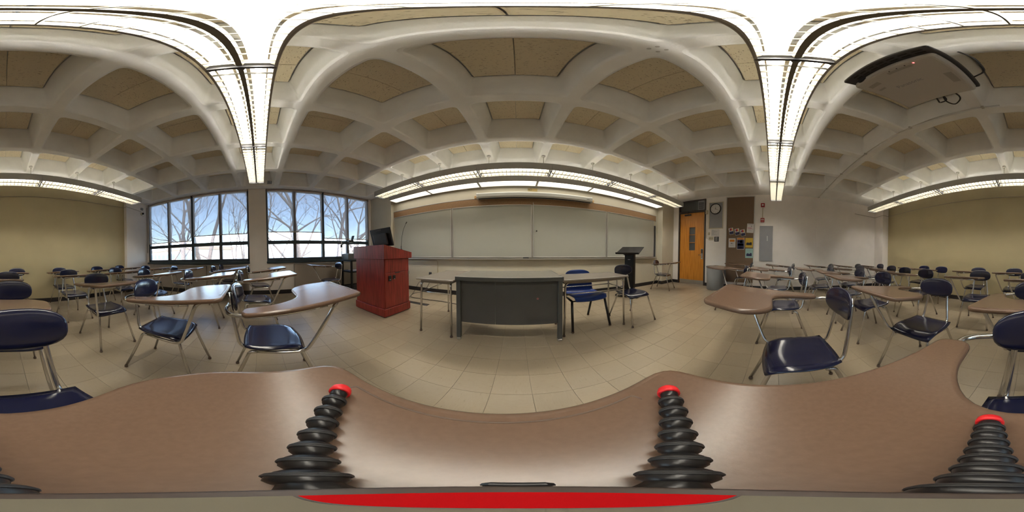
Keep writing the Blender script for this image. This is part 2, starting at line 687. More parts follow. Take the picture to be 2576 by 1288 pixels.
wb.box(XL - 0.2, XL, WY[1][1], YF + 0.2, 0.82, ZC)
wall_left = struct(wb.build('wall_left', M_white), 'window wall with a column between two long windows')

# baseboards
bh = 0.105
bb = MB().box(-3.34, 4.17, YF - 0.008, YF, 0, bh)
bb.box(4.162, 4.17, 3.362, YF - 0.008, 0, bh)
bb.box(4.162, XR - 0.008, 3.362, 3.37, 0, bh)
bb.box(-4.29, -3.332, 3.452, 3.46, 0, bh)
struct(bb.build('baseboard_front', M_base), 'black rubber baseboard below the whiteboards')
bb = MB().box(-3.322, 4.322, YB, YB + 0.008, 0, bh)
bb.box(-3.33, -3.322, YB, -3.567, 0, bh)
bb.box(XL, -3.33, -3.575, -3.567, 0, bh)
bb.box(4.322, 4.33, YB + 0.008, -3.432, 0, bh)
bb.box(4.33, XR, -3.44, -3.432, 0, bh)
struct(bb.build('baseboard_back', M_base), 'black rubber baseboard along the tan wall')
bb = MB().box(XR - 0.008, XR, -3.432, FY0 - 0.005, 0, bh)
bb.box(XR - 0.008, XR, FY1 + 0.005, 3.362, 0, bh)
struct(bb.build('baseboard_right', M_base), 'black rubber baseboard along the door wall')
bb = MB().box(XL, XL + 0.008, -3.56, 3.45, 0, bh)
struct(bb.build('baseboard_left', M_base), 'black rubber baseboard below the windows')

# thin cable raceway round the back of the room
rw = MB()
rw.tube(fillet([(-4.0, -3.57, 2.60), (-3.322, -3.57, 2.63), (-3.318, -3.68, 2.62), (-2.6, -3.68, 2.58), (0, -3.68, 2.52), (4.322, -3.68, 2.50), (4.322, -3.434, 2.50), (4.793, -3.434, 2.50), (4.795, -2.6, 2.52)], 0.02), 0.006, 6)
rw.build('cable_raceway', M_heater, wall_back, label='thin tan cable raceway running high along the wall')

# ------------------------------------------------------------------ windows
MULL = [[-2.736, -1.907, -1.084], [0.931, 1.756, 2.578]]
ZTR0, ZTR1 = 1.335, 1.43
for w in range(2):
    a, b = WY[w]
    fr = MB()
    fr.rbox(XG - 0.05, XG + 0.05, a, a + 0.05, ZS, ZT, 0.004, 1)
    fr.rbox(XG - 0.05, XG + 0.05, b - 0.05, b, ZS, ZT, 0.004, 1)
    fr.rbox(XG - 0.05, XG + 0.05, a, b, ZT - 0.05, ZT, 0.004, 1)
    fr.rbox(XG - 0.05, XG + 0.05, a, b, ZS - 0.02, ZS + 0.06, 0.004, 1)
    win = struct(fr.build('window_%d' % (w + 1), M_winframe), ('window nearer the tan back wall' if w == 0 else 'window nearer the whiteboards') + ' with dark teal frame')
    edges = [a + 0.05] + MULL[w] + [b - 0.05]
    for k, y in enumerate(MULL[w]):
        MB().rbox(XG - 0.05, XG + (0.055 if k == 1 else 0.04), y - 0.04, y + 0.04, ZS + 0.06, ZT - 0.05, 0.004, 1).build('mullion', M_winframe if k == 1 else M_winmull, win)
    MB().rbox(XG - 0.05, XG + 0.05, a + 0.05, b - 0.05, ZTR0, ZTR1, 0.006, 1).build('transom_bar', M_winframe, win)
    for k in range(4):
        y0_, y1_ = edges[k] + (0.04 if k else 0), edges[k + 1] - (0.04 if k < 3 else 0)
        for z0_, z1_ in ((ZS + 0.06, ZTR0), (ZTR1, ZT - 0.05)):
            MB().box(XG - 0.004, XG + 0.002, y0_, y1_, z0_, z1_).build('pane', M_glass, win)
    MB().rbox(XG - 0.05, XL + 0.055, a - 0.01, b + 0.005, ZS - 0.075, ZS - 0.018, 0.008, 1).build('window_sill', M_winframe, win)

SH = [(-3.50, -1.925, 1.515, 'fourth'), (-1.885, -0.31, 1.64, 'third'), (0.18, 1.735, 1.668, 'second'), (1.775, 3.355, 1.50, 'first')]
for a, b, zb, od in SH:
    t = thing('roller_shade', 'translucent mesh roller shade, %s from the whiteboard wall, pulled down over two panes' % od, 'shade', (XG + 0.075, (a + b) / 2, 2.86), 0, 'roller shades')
    MB().tube([(0, -(b - a) / 2, 0), (0, (b - a) / 2, 0)], 0.022, 12).build('roller', M_shadehem, t)
    MB().box(-0.0008, 0.0008, -(b - a) / 2 + 0.01, (b - a) / 2 - 0.01, zb - 2.86, 0).build('fabric', M_shade, t)
    MB().rbox(-0.007, 0.007, -(b - a) / 2 + 0.008, (b - a) / 2 - 0.008, zb - 2.885, zb - 2.86, 0.004, 1).build('hem_bar', M_shadehem, t)
    for s in (-1, 1):
        MB().rbox(-0.02, 0.02, s * (b - a) / 2 - 0.006, s * (b - a) / 2 + 0.006, -0.03, 0.035, 0.003, 1).build('bracket', M_blackm, t)
cj = thing('shade_cord', 'dark cord conduit running down beside the last window by the pilaster', 'cord', (XL + 0.03, -3.545, 1.2))
MB().tube([(0, 0, 0), (0, 0, 1.6)], 0.007, 6).build('cord', M_dkgrey, cj)

# heater casing under the windows
for (a, b, lab) in ((-3.40, -1.46, 'long beige heater casing under the window nearer the tan wall'), (-1.45, -0.31, 'short beige heater casing ending at the window column'),
                    (0.87, 2.13, 'grey heater casing behind the reversed tablet-arm chair'), (2.14, 3.43, 'grey heater casing behind the projector cart')):
    t = thing('heater_cabinet', lab, 'heater', (XL + 0.009, (a + b) / 2, 0), 0, 'heater casings under the windows')
    hw = (b - a) / 2 - 0.003
    MB().rbox(0, 0.10, -hw, hw, 0.12, 0.785, 0.008, 1).build('casing', M_heater, t)
    MB().rbox(0, 0.115, -hw, hw, 0.786, 0.80, 0.004, 1).build('top_plate', M_alu, t)
    MB().box(0, 0.08, -hw, hw, 0.0, 0.119).build('kick', M_base, t)

# ------------------------------------------------------------------ outside
GZ = -7.0
gr = MB().box(-260, -5.2, -200, 200, GZ - 0.4, GZ)
struct(gr.build('ground', mat('winter_lawn', (0.22, 0.20, 0.12), 0.95, var=0.3, scale=0.2)), 'pale winter lawn outside the windows')
hill = MB()
ring0, ring1, ring2 = [], [], []
for k in range(61):
    a = R(-88 + 176 * k / 60)
    hgt = 5.5 + 2.2 * math.sin(k * 0.41) + 1.4 * math.sin(k * 1.13 + 1) + 0.7 * math.sin(k * 2.7)
    ring0.append((-170 * math.cos(a), 170 * math.sin(a), GZ))
    ring1.append((-190 * math.cos(a), 190 * math.sin(a), GZ + 6 + hgt))
    ring2.append((-240 * math.cos(a), 240 * math.sin(a), GZ))
o = len(hill.v)
hill.v += ring0 + ring1 + ring2
for k in range(60):
    hill.quad((o + k, o + k + 1, o + 61 + k + 1, o + 61 + k), True)
    hill.quad((o + 61 + k, o + 61 + k + 1, o + 122 + k + 1, o + 122 + k), True)
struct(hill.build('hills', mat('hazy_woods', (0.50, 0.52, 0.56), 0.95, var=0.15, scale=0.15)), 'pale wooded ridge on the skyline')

M_bwhite = mat('pale_concrete', (0.62, 0.60, 0.57), 0.8, var=0.05, scale=0.5)
M_bbrick = mat('red_brick_far', (0.34, 0.17, 0.11), 0.85, var=0.2, scale=6)
M_bglass = mat('far_window_glass', (0.16, 0.20, 0.26), 0.15)
M_broof = mat('brown_roof', (0.30, 0.22, 0.17), 0.8)


def far_building(name, label, c, rz, L, D, Hh, wallm, roofm, rows, cols, roof=0.6):
    t = thing(name, label, 'building', (c[0], c[1], GZ), rz)
    MB().box(-L / 2, L / 2, -D / 2, D / 2, 0, Hh).build('wall', wallm, t)
    if roof > 1:
        MB().prism([(-D / 2 - .4, Hh), (D / 2 + .4, Hh), (0, Hh + roof)], -L / 2 - .4, L / 2 + .4, 'x').build('roof', roofm, t)
    else:
        MB().box(-L / 2 - .3, L / 2 + .3, -D / 2 - .3, D / 2 + .3, Hh, Hh + roof).build('roof', roofm, t)
    gl = MB().box(0, 1, -0.06, 0.06, 0, 1).mesh('window', M_bglass)
    fh = Hh / rows
    cw = L / cols
    for r_ in range(rows):
        for c_ in range(cols):
            inst('window', gl, t, (-L / 2 + cw * (c_ + 0.18), -D / 2, fh * (r_ + 0.35)), (0, 0, 0), (cw * 0.64, 1, fh * 0.42))
    return t


far_building('office_block', 'long pale concrete office block across the lawn', (-44, -25), R(62), 34, 12, 9.8, M_bwhite, M_broof, 3, 13, 0.7)
far_building('brick_house', 'low brick house with a brown roof beyond the trees', (-46, 27), R(125), 12, 9, 5.2, M_bbrick, M_broof, 2, 4, 2.6)

M_bark = mat('grey_bark', (0.22, 0.18, 0.16), 0.9, var=0.25, scale=12)


def tree(label, loc, h, seed, lean=(0, 0), r0=0.19, fork=0.42):
    rnd = random.Random(seed)
    r0 *= 1.9
    t = thing('bare_tree', label, 'tree', (loc[0], loc[1], GZ), 0, 'bare winter trees outside')
    tm, bm_ = MB(), MB()

    def grow(m, p, d, L, r, depth):
        pts = [p]
        rs = [r]
        q = p
        for k in range(3):
            d = (d + Vector((rnd.uniform(-1, 1), rnd.uniform(-1, 1), rnd.uniform(-0.5, 0.8))) * (0.10 + 0.03 * depth)).normalized()
            q = q + d * (L / 3)
            pts.append(q)
            rs.append(r * (1 - 0.35 * (k + 1) / 3))
        m.tube(pts, rs, 7 if depth < 2 else (5 if depth < 4 else 3), cap=False)
        if depth >= 6 or rs[-1] < 0.006:
            return
        nb = 2 if depth < 1 else rnd.choice((2, 3))
        for b in range(nb):
            ax = Vector((rnd.uniform(-1, 1), rnd.uniform(-1, 1), rnd.uniform(-0.15, 0.5)))
            ax = (ax - d * ax.dot(d)).normalized()
            sp = rnd.uniform(0.35, 0.75) if b else rnd.uniform(0.15, 0.4)
            nd = (d * math.cos(sp) + ax * math.sin(sp)).normalized()
            grow(bm_, q, nd, L * rnd.uniform(0.62, 0.88), rs[-1] * rnd.uniform(0.66, 0.88), depth + 1)
        if 1 <= depth <= 4:
            k = rnd.choice((1, 2))
            ax = Vector((rnd.uniform(-1, 1), rnd.uniform(-1, 1), rnd.uniform(0, 0.6))).normalized()
            grow(bm_, pts[k], (d * 0.5 + ax).normalized(), L * 0.55, rs[k] * 0.42, depth + 2)
    d0 = Vector((lean[0], lean[1], 1)).normalized()
    grow(tm, Vector((0, 0, 0)), d0, h * fork, r0, 0)
    tm.build('trunk', M_bark, t)
    bm_.build('branches', M_bark, t)
    return t


def az(px, dist):
    a = R((px - 1288) * 0.139752 - 1.71)
    return (math.sin(a) * dist, math.cos(a) * dist)


TREES = [(404, 21, 14, 3, (0, .05), .15, .45), (466, 14, 14.5, 11, (0, -.06), .20, .46), (530, 11.5, 14, 5, (.0, -.10), .17, .46), (585, 24, 13, 8, (0, .05), .14, .5),
         (612, 19, 12, 15, (0, .03), .12, .5), (690, 26, 13, 21, (0, .06), .13, .5), (765, 12.5, 15, 33, (0, -.10), .20, .44), (742, 17, 14, 41, (.0, .06), .15, .46),
         (836, 13.5, 15, 27, (0, .12), .19, .45), (893, 17, 15, 52, (0, .06), .17, .46)]
TL = ['slender bare tree at the far end of the lawn', 'big bare tree forking in front of the pale office block', 'bare tree with leaning limbs near the column', 'thin distant bare tree left of the window column',
      'small faint bare tree beside the window column', 'faint distant bare tree in the window nearer the whiteboards', 'large leaning bare tree in the window nearer the whiteboards',
      'slim bare tree behind the large leaning tree', 'bare tree spreading over the brick house', 'bare tree seen through the shade next to the whiteboard wall']
for k, (px, d, h, sd, ln, r0, fk) in enumerate(TREES):
    tree(TL[k], az(px, d), h, sd, ln, r0, fk)

# ------------------------------------------------------------------ ceiling lights
UL, UW, UZ = 1.22, 0.30, 2.50
hb = MB()
for s in (-1, 1):
    hb.box(-UL / 2 + 0.002, UL / 2 - 0.002, s * UW / 2, s * (UW / 2 - 0.004), 0, 0.135)
    hb.box(-UL / 2 + 0.002, UL / 2 - 0.002, s * (UW / 2 - 0.004), s * (UW / 2 - 0.014), 0, 0.004)
hb.box(-UL / 2 + 0.002, UL / 2 - 0.002, -0.02, 0.02, 0.09, 0.122)
for s in (-1, 1):
    hb.box(s * (UL / 2 - 0.002), s * (UL / 2 - 0.03), -UW / 2 + 0.004, UW / 2 - 0.004, 0.05, 0.134)
housing_me = hb.mesh('housing', M_fix)
refl_me = MB().prism([(-0.036, 0.108), (0.036, 0.108), (0.034, 0.112), (-0.034, 0.112)], -UL / 2 + 0.03, UL / 2 - 0.03, 'x').mesh('reflector', M_fix)
tube_me = MB().tube([(-0.575, 0, 0), (0.575, 0, 0)], 0.0145, 10).mesh('lamp_tube', M_tube)
cap_me = MB().rbox(-0.012, 0.012, -0.02, 0.02, -0.02, 0.04, 0.004, 1).mesh('lamp_holder', M_louv)
spine_me = MB().prism([(-0.012, 0.0), (0.012, 0.0), (0.022, 0.055), (-0.022, 0.055)], -0.585, 0.585, 'x').mesh('louvre_spine', M_louv)
blade_me = MB().prism([(-0.0015, 0.0), (0.0015, 0.0), (0.006, 0.030), (-0.006, 0.030)], -0.1455, 0.1455, 'y').mesh('louvre_blade', M_louv)
side_me = MB().prism([(-0.002, 0.0), (0.0, 0.0), (0.0, 0.06), (-0.03, 0.06)], -0.585, 0.585, 'x').mesh('louvre_side', M_louv)
joint_me = MB().box(-0.0045, 0.0045, -0.146, 0.146, 0.0, 0.05).mesh('end_plate', M_dkgrey)
stem_me = MB().tube([(0, 0, 0.13), (0, 0, 0.40)], 0.006, 8).lathe([(0.013, 0.36), (0.034, 0.385), (0.034, 0.3995)], 14).mesh('stem', M_steel)
dot_me = MB().lathe([(0.008, 0), (0.008, 0.003), (0.003, 0.004)], 10, axis='y').mesh('reset_dot', M_red)
ROWS = [(2.765, 'in the row near the whiteboards'), (-0.05, 'in the middle row above the tripod'), (-2.89, 'in the row near the tan back wall')]
STX = [PX + (k - 3.5) * MOD + 0.0 for k in range(0, 9)]
for ry, rl in ROWS:
    for k in range(6):
        xc = -3.09 + UL * (k + 0.5)
        t = thing('louvred_light', '%s louvred fluorescent light from the windows %s' % (ORD[k], rl), 'ceiling light', (xc, ry, UZ), 0, 'louvred ceiling lights')
        inst('housing', housing_me, t)
        for s in (-1, 1):
            inst('lamp_tube', tube_me, t, (0, s * 0.075, 0.085))
            inst('reflector', refl_me, t, (0, s * 0.075, 0))
            for e in (-1, 1):
                inst('lamp_holder', cap_me, t, (e * 0.588, s * 0.075, 0.085))
        inst('louvre_spine', spine_me, t)
        sd = inst('louvre_side', side_me, t, (0, 0.146, 0), (0, 0, PI))
        sd.location = (0, -0.146, 0)
        sd2 = inst('louvre_side', side_me, t, (0, 0.146, 0))
        for b in range(17):
            inst('louvre_blade', blade_me, t, ((b - 8) * 0.0675, 0, 0.0005))
        for e in (-1, 1):
            inst('end_plate', joint_me, t, (e * (UL / 2 - 0.005), 0, 0))
        for x in STX:
            if xc - UL / 2 <= x < xc + UL / 2:
                inst('stem', stem_me, t, (x - xc, 0, 0))
        if (ry > 1 and k in (0, 3)) or (ry < -1 and k == 4):
            inst('reset_dot', dot_me, t, (0.2 if k else 0.5, (-1 if ry > 1 else 1) * (UW / 2 + 0.001) - (0.002 if ry > 1 else 0.0), 0.075))
WL = 1.195
for k in range(6):
    xc = -3.17 + WL * (k + 0.5)
    t = thing('strip_light', '%s diffuser strip light from the windows above the projection screen' % ORD[k], 'ceiling light', (xc, 3.35, 2.525), 0, 'strip lights over the whiteboards')
    m = MB()
    m.box(-WL / 2 + .002, WL / 2 - .002, -0.14, -0.134, 0, 0.145).box(-WL / 2 + .002, WL / 2 - .002, 0.134, 0.14, 0, 0.145).box(-WL / 2 + .002, WL / 2 - .002, -0.14, 0.14, 0.139, 0.145)
    for e in (-1, 1):
        m.box(e * (WL / 2 - .002), e * (WL / 2 - .022), -0.134, 0.134, 0.0, 0.139)
    m.build('housing', M_fix, t)
    MB().rbox(-WL / 2 + 0.023, WL / 2 - 0.023, -0.133, 0.133, 0.01, 0.022, 0.004, 1).build('lens', M_lens, t)
    MB().box(-0.02, 0.02, 0.14, 0.228, 0.06, 0.10).build('wall_bracket', M_fix, t)
    if k == 5:
        MB().box(WL / 2 - .002, WL / 2, -0.14, 0.14, 0, 0.145).build('end_cap', M_fix, t)

# ------------------------------------------------------------------ whiteboard wall
RF = (PI / 2, 0, 0)
BX = [(-3.31, -1.50), (-1.48, 0.328), (0.348, 2.170), (2.192, 3.95)]
BL = ['whiteboard panel at the window end behind the podium', 'whiteboard panel with the eraser on its tray', 'whiteboard panel with a black magnet dot',
      'whiteboard panel at the door end behind the black lectern']
for k, (a, b) in enumerate(BX):
    t = thing('whiteboard', BL[k], 'whiteboard', ((a + b) / 2, YF - 0.012, 0.905), 0, 'whiteboards')
    hw = (b - a) / 2
    MB().box(-hw + 0.012, hw - 0.012, -0.008, 0.004, 0.012, 1.178).build('writing_surface', M_board, t)
    for s in (-1, 1):
        MB().rbox(s * hw, s * (hw - 0.02), -0.018, 0.006, 0, 1.19, 0.003, 1).build('frame_stile', M_alu, t)
    for z in (0, 1.172):
        MB().rbox(-hw + 0.02, hw - 0.02, -0.018, 0.006, z, z + 0.018, 0.003, 1).build('frame_rail', M_alu, t)
t = thing('marker_tray', 'long aluminium marker tray below the whiteboards', 'tray', (0.35, YF - 0.002, 0.885))
MB().prism([(0, 0.0), (0, -0.03), (-0.06, -0.03), (-0.075, -0.018), (-0.075, 0.004), (-0.07, 0.004), (-0.066, -0.012), (-0.02, -0.012)], -3.68, 3.72, 'x').build('tray_profile', M_alu, t)
e = thing('eraser', 'black felt whiteboard eraser lying on the tray', 'eraser', (0.195, YF - 0.045, 0.8735))
MB().rbox(-0.062, 0.062, -0.022, 0.022, 0.012, 0.036, 0.005, 2).build('grip', M_black, e)
MB().box(-0.06, 0.06, -0.02, 0.02, 0.0, 0.012).build('felt', M_dkgrey, e)
mg = MB().lathe([(0.014, 0), (0.014, -0.006), (0.009, -0.009)], 16, axis='y')
tag(mg.build('magnet', M_black, None, loc=(0.43, YF - 0.021, 1.49)), 'small round black magnet on a whiteboard panel', 'magnet')
t = thing('tack_strip', 'tan cork tack strip above the whiteboards', 'tack strip', (0.36, YF - 0.001, 2.10))
MB().box(-3.69, 3.70, -0.012, 0, 0.0, 0.165).build('cork', M_cork, t)
MB().rbox(-3.70, 3.71, -0.018, 0, 0.166, 0.185, 0.003, 1).build('trim_rail', M_alu, t)
MB().rbox(3.70, 3.72, -0.018, 0, -1.19, 0.165, 0.003, 1).build('end_trim', M_alu, t)
MB().box(-0.005, 0.005, -0.016, -0.012, 0.0, 0.05).build('hook', M_alu, t)
t = thing('chalkboard', 'narrow strip of dark chalkboard beside the last whiteboard', 'chalkboard', (4.005, YF - 0.004, 0.91))
MB().box(-0.045, 0.045, -0.006, 0.003, 0, 1.02).build('slate', M_dkgrey, t)
MB().rbox(-0.048, 0.048, -0.012, 0.003, 1.021, 1.04, 0.002, 1).build('cap', M_alu, t)
# projection screen
t = thing('projection_screen', 'rolled-up projection screen in a long white metal case', 'screen', (0.42, YF - 0.10, 2.235))
MB().prism([(0.06, 0.0), (-0.05, 0.0), (-0.065, 0.03), (-0.065, 0.10), (-0.045, 0.125), (0.06, 0.125)], -1.25, 1.25, 'x').build('case', M_panelg if False else mat('screen_case_white', (0.55, 0.56, 0.53), 0.4), t)
for s in (-1, 1):
    MB().prism([(0.064, -0.004), (-0.054, -0.004), (-0.07, 0.028), (-0.07, 0.103), (-0.048, 0.13), (0.064, 0.13)], s * 1.25, s * 1.277, 'x').build('end_cap', mat('screen_cap_white', (0.60, 0.61, 0.58), 0.4), t)
MB().tube([(-1.24, -0.02, -0.008), (1.24, -0.02, -0.008)], 0.012, 8).build('dark_slot_gap', M_black, t)  # dark gap of the fabric slot, put in as a black tube
MB().box(1.13, 1.20, -0.0665, -0.065, 0.05, 0.062).build('nameplate', M_dkgrey, t)
for x, nm in ((-0.885, 'window'), (1.745, 'door')):
    t = thing('wood_block', 'small orange wooden block holding the %s end of the projection screen' % nm, 'bracket', (x, YF - 0.001, 2.275))
    MB().rbox(-0.055, 0.055, -0.03, 0, 0, 0.07, 0.004, 1).build('block', M_stain, t)
    MB().lathe([(0.006, 0), (0.006, -0.003)], 8, (0, -0.03, 0.035), 'y').build('screw', M_steel, t)
t = thing('notice_sign', 'small yellow sign reading NO above the projection screen', 'sign', (0.345, YF - 0.001, 2.43))
MB().box(-0.105, 0.105, -0.003, 0, 0, 0.075).build('plate', M_signy, t)
text_mesh('lettering', 'NO', 0.075, M_ink, t, (-0.062, -0.0045, 0.038), RF, sx=0.75)
for z in (0.056, 0.044, 0.030, 0.016):
    MB().box(-0.01, 0.095 - (0.03 if z in (0.044,) else 0), -0.004, -0.003, z, z + 0.005).build('text_line', M_stain, t)
# wiremold and outlet under the boards
t = thing('wire_conduit', 'cream wire conduit bending down the wall beside the podium', 'conduit', (-2.3, YF - 0.012, 0))
MB().tube(fillet([(-0.95, 0, 0.815), (0.405, 0, 0.815), (0.405, 0, 0.11)], 0.04), 0.010, 8).build('conduit', M_cream_p, t)
t = thing('wall_outlet', 'dark outlet box on the wall behind the small table', 'outlet', (-2.10, YF - 0.001, 0.46))
MB().rbox(-0.035, 0.035, -0.03, 0, 0, 0.07, 0.004, 1).build('box', M_dkgrey, t)
MB().rbox(-0.02, 0.02, -0.06, -0.03, 0.01, 0.045, 0.004, 1).build('plug', M_black, t)
cd = MB().tube(fillet([(-2.10, YF - 0.065, 0.48), (-2.06, YF - 0.10, 0.30), (-2.2, YF - 0.12, 0.05), (-2.4, 3.2, 0.008), (-2.25, 2.9, 0.008), (-1.5, 2.95, 0.008), (-0.9, 2.85, 0.008), (-0.62, 2.5, 0.008), (-0.55, 2.30, 0.30), (-0.5, 2.25, 0.6)], 0.12), 0.006, 6)
tag(cd.build('power_cord', M_black), 'black power cord running along the floor from the outlet to the grey desk', 'cord')
cd = MB().tube(fillet([(-2.12, YF - 0.065, 0.47), (-2.2, YF - 0.09, 0.25), (-2.35, YF - 0.14, 0.3), (-2.5, YF - 0.16, 0.02), (-2.3, 3.0, 0.008), (-2.1, 2.40, 0.008)], 0.12), 0.005, 6)
tag(cd.build('power_cord', M_black), 'black power cord trailing from the outlet to the podium', 'cord')
t = thing('cord_cover', 'flat black cord cover strip on the floor behind the podium', 'cord cover', (-1.95, 2.62, 0))
MB().prism([(-0.06, 0.0), (0.06, 0.0), (0.03, 0.014), (-0.03, 0.014)], -0.35, 0.35, 'x').build('strip', M_black, t)

# ------------------------------------------------------------------ door wall
RR = Matrix(((0, 0, -1), (-1, 0, 0), (0, 1, 0))).to_euler()      # text facing the room from the door wall
t = MB()
t.rbox(XR - 0.02, XR + 0.14, FY0, DY0 - 0.004, 0, FZ, 0.004, 1)
t.rbox(XR - 0.02, XR + 0.14, DY1 + 0.004, FY1, 0, FZ, 0.004, 1)
t.rbox(XR - 0.02, XR + 0.14, DY0 - 0.003, DY1 + 0.003, FZ - 0.045, FZ, 0.004, 1)
t.rbox(XR - 0.02, XR + 0.14, DY0 - 0.003, DY1 + 0.003, DZ + 0.004, DZ + 0.075, 0.004, 1)
door = struct(t.build('door_1', M_frame), 'orange oak door in a dark brown frame with a glazed transom')
t = MB()
VY0, VY1, VZ0, VZ1 = 2.50, 2.725, 1.145, 1.925
t.box(XR + 0.02, XR + 0.06, DY0, VY0, 0.01, DZ).box(XR + 0.02, XR + 0.06, VY1, DY1, 0.01, DZ)
t.box(XR + 0.02, XR + 0.06, VY0, VY1, 0.01, VZ0).box(XR + 0.02, XR + 0.06, VY0, VY1, VZ1, DZ)
leaf = t.build('door_leaf', M_door, door)
for z0, z1 in ((VZ0, 1.395), (1.415, 1.66), (1.68, VZ1)):
    MB().box(XR + 0.036, XR + 0.042, VY0, VY1, z0, z1).build('pane', M_tintglass, leaf)
for z in (1.395, 1.66):
    MB().rbox(XR + 0.014, XR + 0.06, VY0, VY1, z, z + 0.02, 0.003, 1).build('muntin', M_door, leaf)
fr = MB()
fr.box(XR + 0.012, XR + 0.0198, VY0 - 0.015, VY0, VZ0 - 0.015, VZ1 + 0.015).box(XR + 0.012, XR + 0.0198, VY1, VY1 + 0.015, VZ0 - 0.015, VZ1 + 0.015)
fr.box(XR + 0.012, XR + 0.0198, VY0, VY1, VZ1, VZ1 + 0.015).box(XR + 0.012, XR + 0.0198, VY0, VY1, VZ0 - 0.015, VZ0)
fr.build('glazing_bead', M_door, leaf)
MB().rbox(XR + 0.015, XR + 0.0198, DY0 + 0.01, DY1 - 0.01, 0.015, 0.15, 0.002, 1).build('kick_plate', M_steel, leaf)
MB().rbox(XR + 0.008, XR + 0.0198, 2.205, 2.275, 0.86, 1.20, 0.004, 1).build('lock_plate', M_steel, leaf)
MB().tube(fillet([(XR + 0.01, 2.24, 1.0), (XR - 0.045, 2.24, 1.0), (XR - 0.045, 2.345, 0.995)], 0.015), 0.010, 8).build('lever_handle', M_chrome, leaf)
MB().rbox(XR - 0.012, XR + 0.008, 2.21, 2.27, 1.05, 1.185, 0.006, 1).build('keypad', M_dkgrey, leaf)
MB().lathe([(0.024, 0.008), (0.024, -0.012), (0.014, -0.02)], 14, (XR, 2.24, 0.93), 'x').build('lock_cylinder', M_chrome, leaf)
MB().rbox(XR - 0.035, XR + 0.019, 2.66, 2.90, 2.335, 2.39, 0.006, 1).build('door_closer', M_frame, leaf)
MB().tube([(XR - 0.02, 2.76, 2.40), (XR - 0.06, 2.80, 2.43), (XR - 0.022, 2.72, 2.47)], 0.009, 6).build('closer_arm', M_frame, leaf)
for z in (0.3, 1.25, 2.15):
    MB().tube([(XR + 0.006, DY1 + 0.002, z), (XR + 0.006, DY1 + 0.002, z + 0.11)], 0.009, 8).build('hinge', M_frame, leaf)
MB().box(XR + 0.03, XR + 0.036, 2.42, DY1, DZ + 0.076, FZ - 0.046).build('transom_pane', M_tintglass, door)
MB().rbox(XR + 0.005, XR + 0.04, DY0, 2.41, DZ + 0.076, FZ - 0.046, 0.006, 1).build('vent_frame', M_panelg, door)
for k in range(7):
    MB().box(XR + 0.0, XR + 0.004, DY0 + 0.03, 2.385, DZ + 0.105 + k * 0.036, DZ + 0.13 + k * 0.036).build('vent_slat', M_dkgrey, door)
MB().rbox(XR - 0.004, XR + 0.14, DY0 - 0.003, DY1 + 0.003, -0.002, 0.009, 0.002, 1).build('threshold', M_steel, door)

# clock in its grey panel
t = thing('clock_panel', 'tall grey metal clock and speaker panel with a pale frame', 'wall panel', (XR - 0.001, 1.77, 1.84))
MB().box(-0.012, 0, -0.215, 0.215, 0.02, 0.86).build('panel', M_panelg, t)
for s in (-1, 1):
    MB().rbox(-0.02, 0, s * 0.215, s * 0.24, 0, 0.88, 0.003, 1).build('frame_stile', M_cream_p, t)
for z in (0, 0.858):
    MB().rbox(-0.02, 0, -0.215, 0.215, z, z + 0.022, 0.003, 1).build('frame_rail', M_cream_p, t)
t = thing('wall_clock', 'round white wall clock with black rim and numerals', 'clock', (XR - 0.0135, 1.782, 2.483))
MB().lathe([(0.182, 0), (0.182, -0.04), (0.165, -0.05), (0.156, -0.042), (0.156, -0.02)], 40, axis='x').build('rim', M_black, t)
MB().lathe([(0.157, -0.012), (0.157, -0.022)], 40, axis='x', smooth=False).build('face', M_paper, t)
for k in range(12):
    a = k * PI / 6
    text_mesh('numeral', str(k if k else 12), 0.034, M_ink, t, (-0.0235, -0.122 * math.sin(a), 0.122 * math.cos(a)), RR)
for L, a, w in ((0.075, R(-10 + 12), 0.006), (0.118, R(118), 0.0045)):
    d = Vector((0, -math.sin(a), math.cos(a)))
    nn = Vector((0, d.z, -d.y)) * w
    m = MB()
    m.rings([[(-0.027, *(d * -0.02 + nn)[1:]), (-0.027, *(d * L + nn * 0.6)[1:]), (-0.027, *(d * L - nn * 0.6)[1:]), (-0.027, *(d * -0.02 - nn)[1:])],
             [(-0.025, *(d * -0.02 + nn)[1:]), (-0.025, *(d * L + nn * 0.6)[1:]), (-0.025, *(d * L - nn * 0.6)[1:]), (-0.025, *(d * -0.02 - nn)[1:])]], smooth=False)
    m.build('clock_hand', M_ink, t)
MB().lathe([(0.008, -0.022), (0.008, -0.03)], 12, axis='x').build('hub', M_ink, t)

# bulletin board
t = thing('bulletin_board', 'tall brown cork bulletin board in an aluminium frame', 'bulletin board', (XR - 0.001, 1.0, 0.17))
MB().box(-0.012, 0, -0.415, 0.415, 0.02, 2.67).build('cork', M_cork2, t)
for s in (-1, 1):
    MB().rbox(-0.022, 0, s * 0.415, s * 0.44, 0, 2.69, 0.003, 1).build('frame_stile', M_alu, t)
for z in (0, 2.668):
    MB().rbox(-0.022, 0, -0.415, 0.415, z, z + 0.024, 0.003, 1).build('frame_rail', M_alu, t)


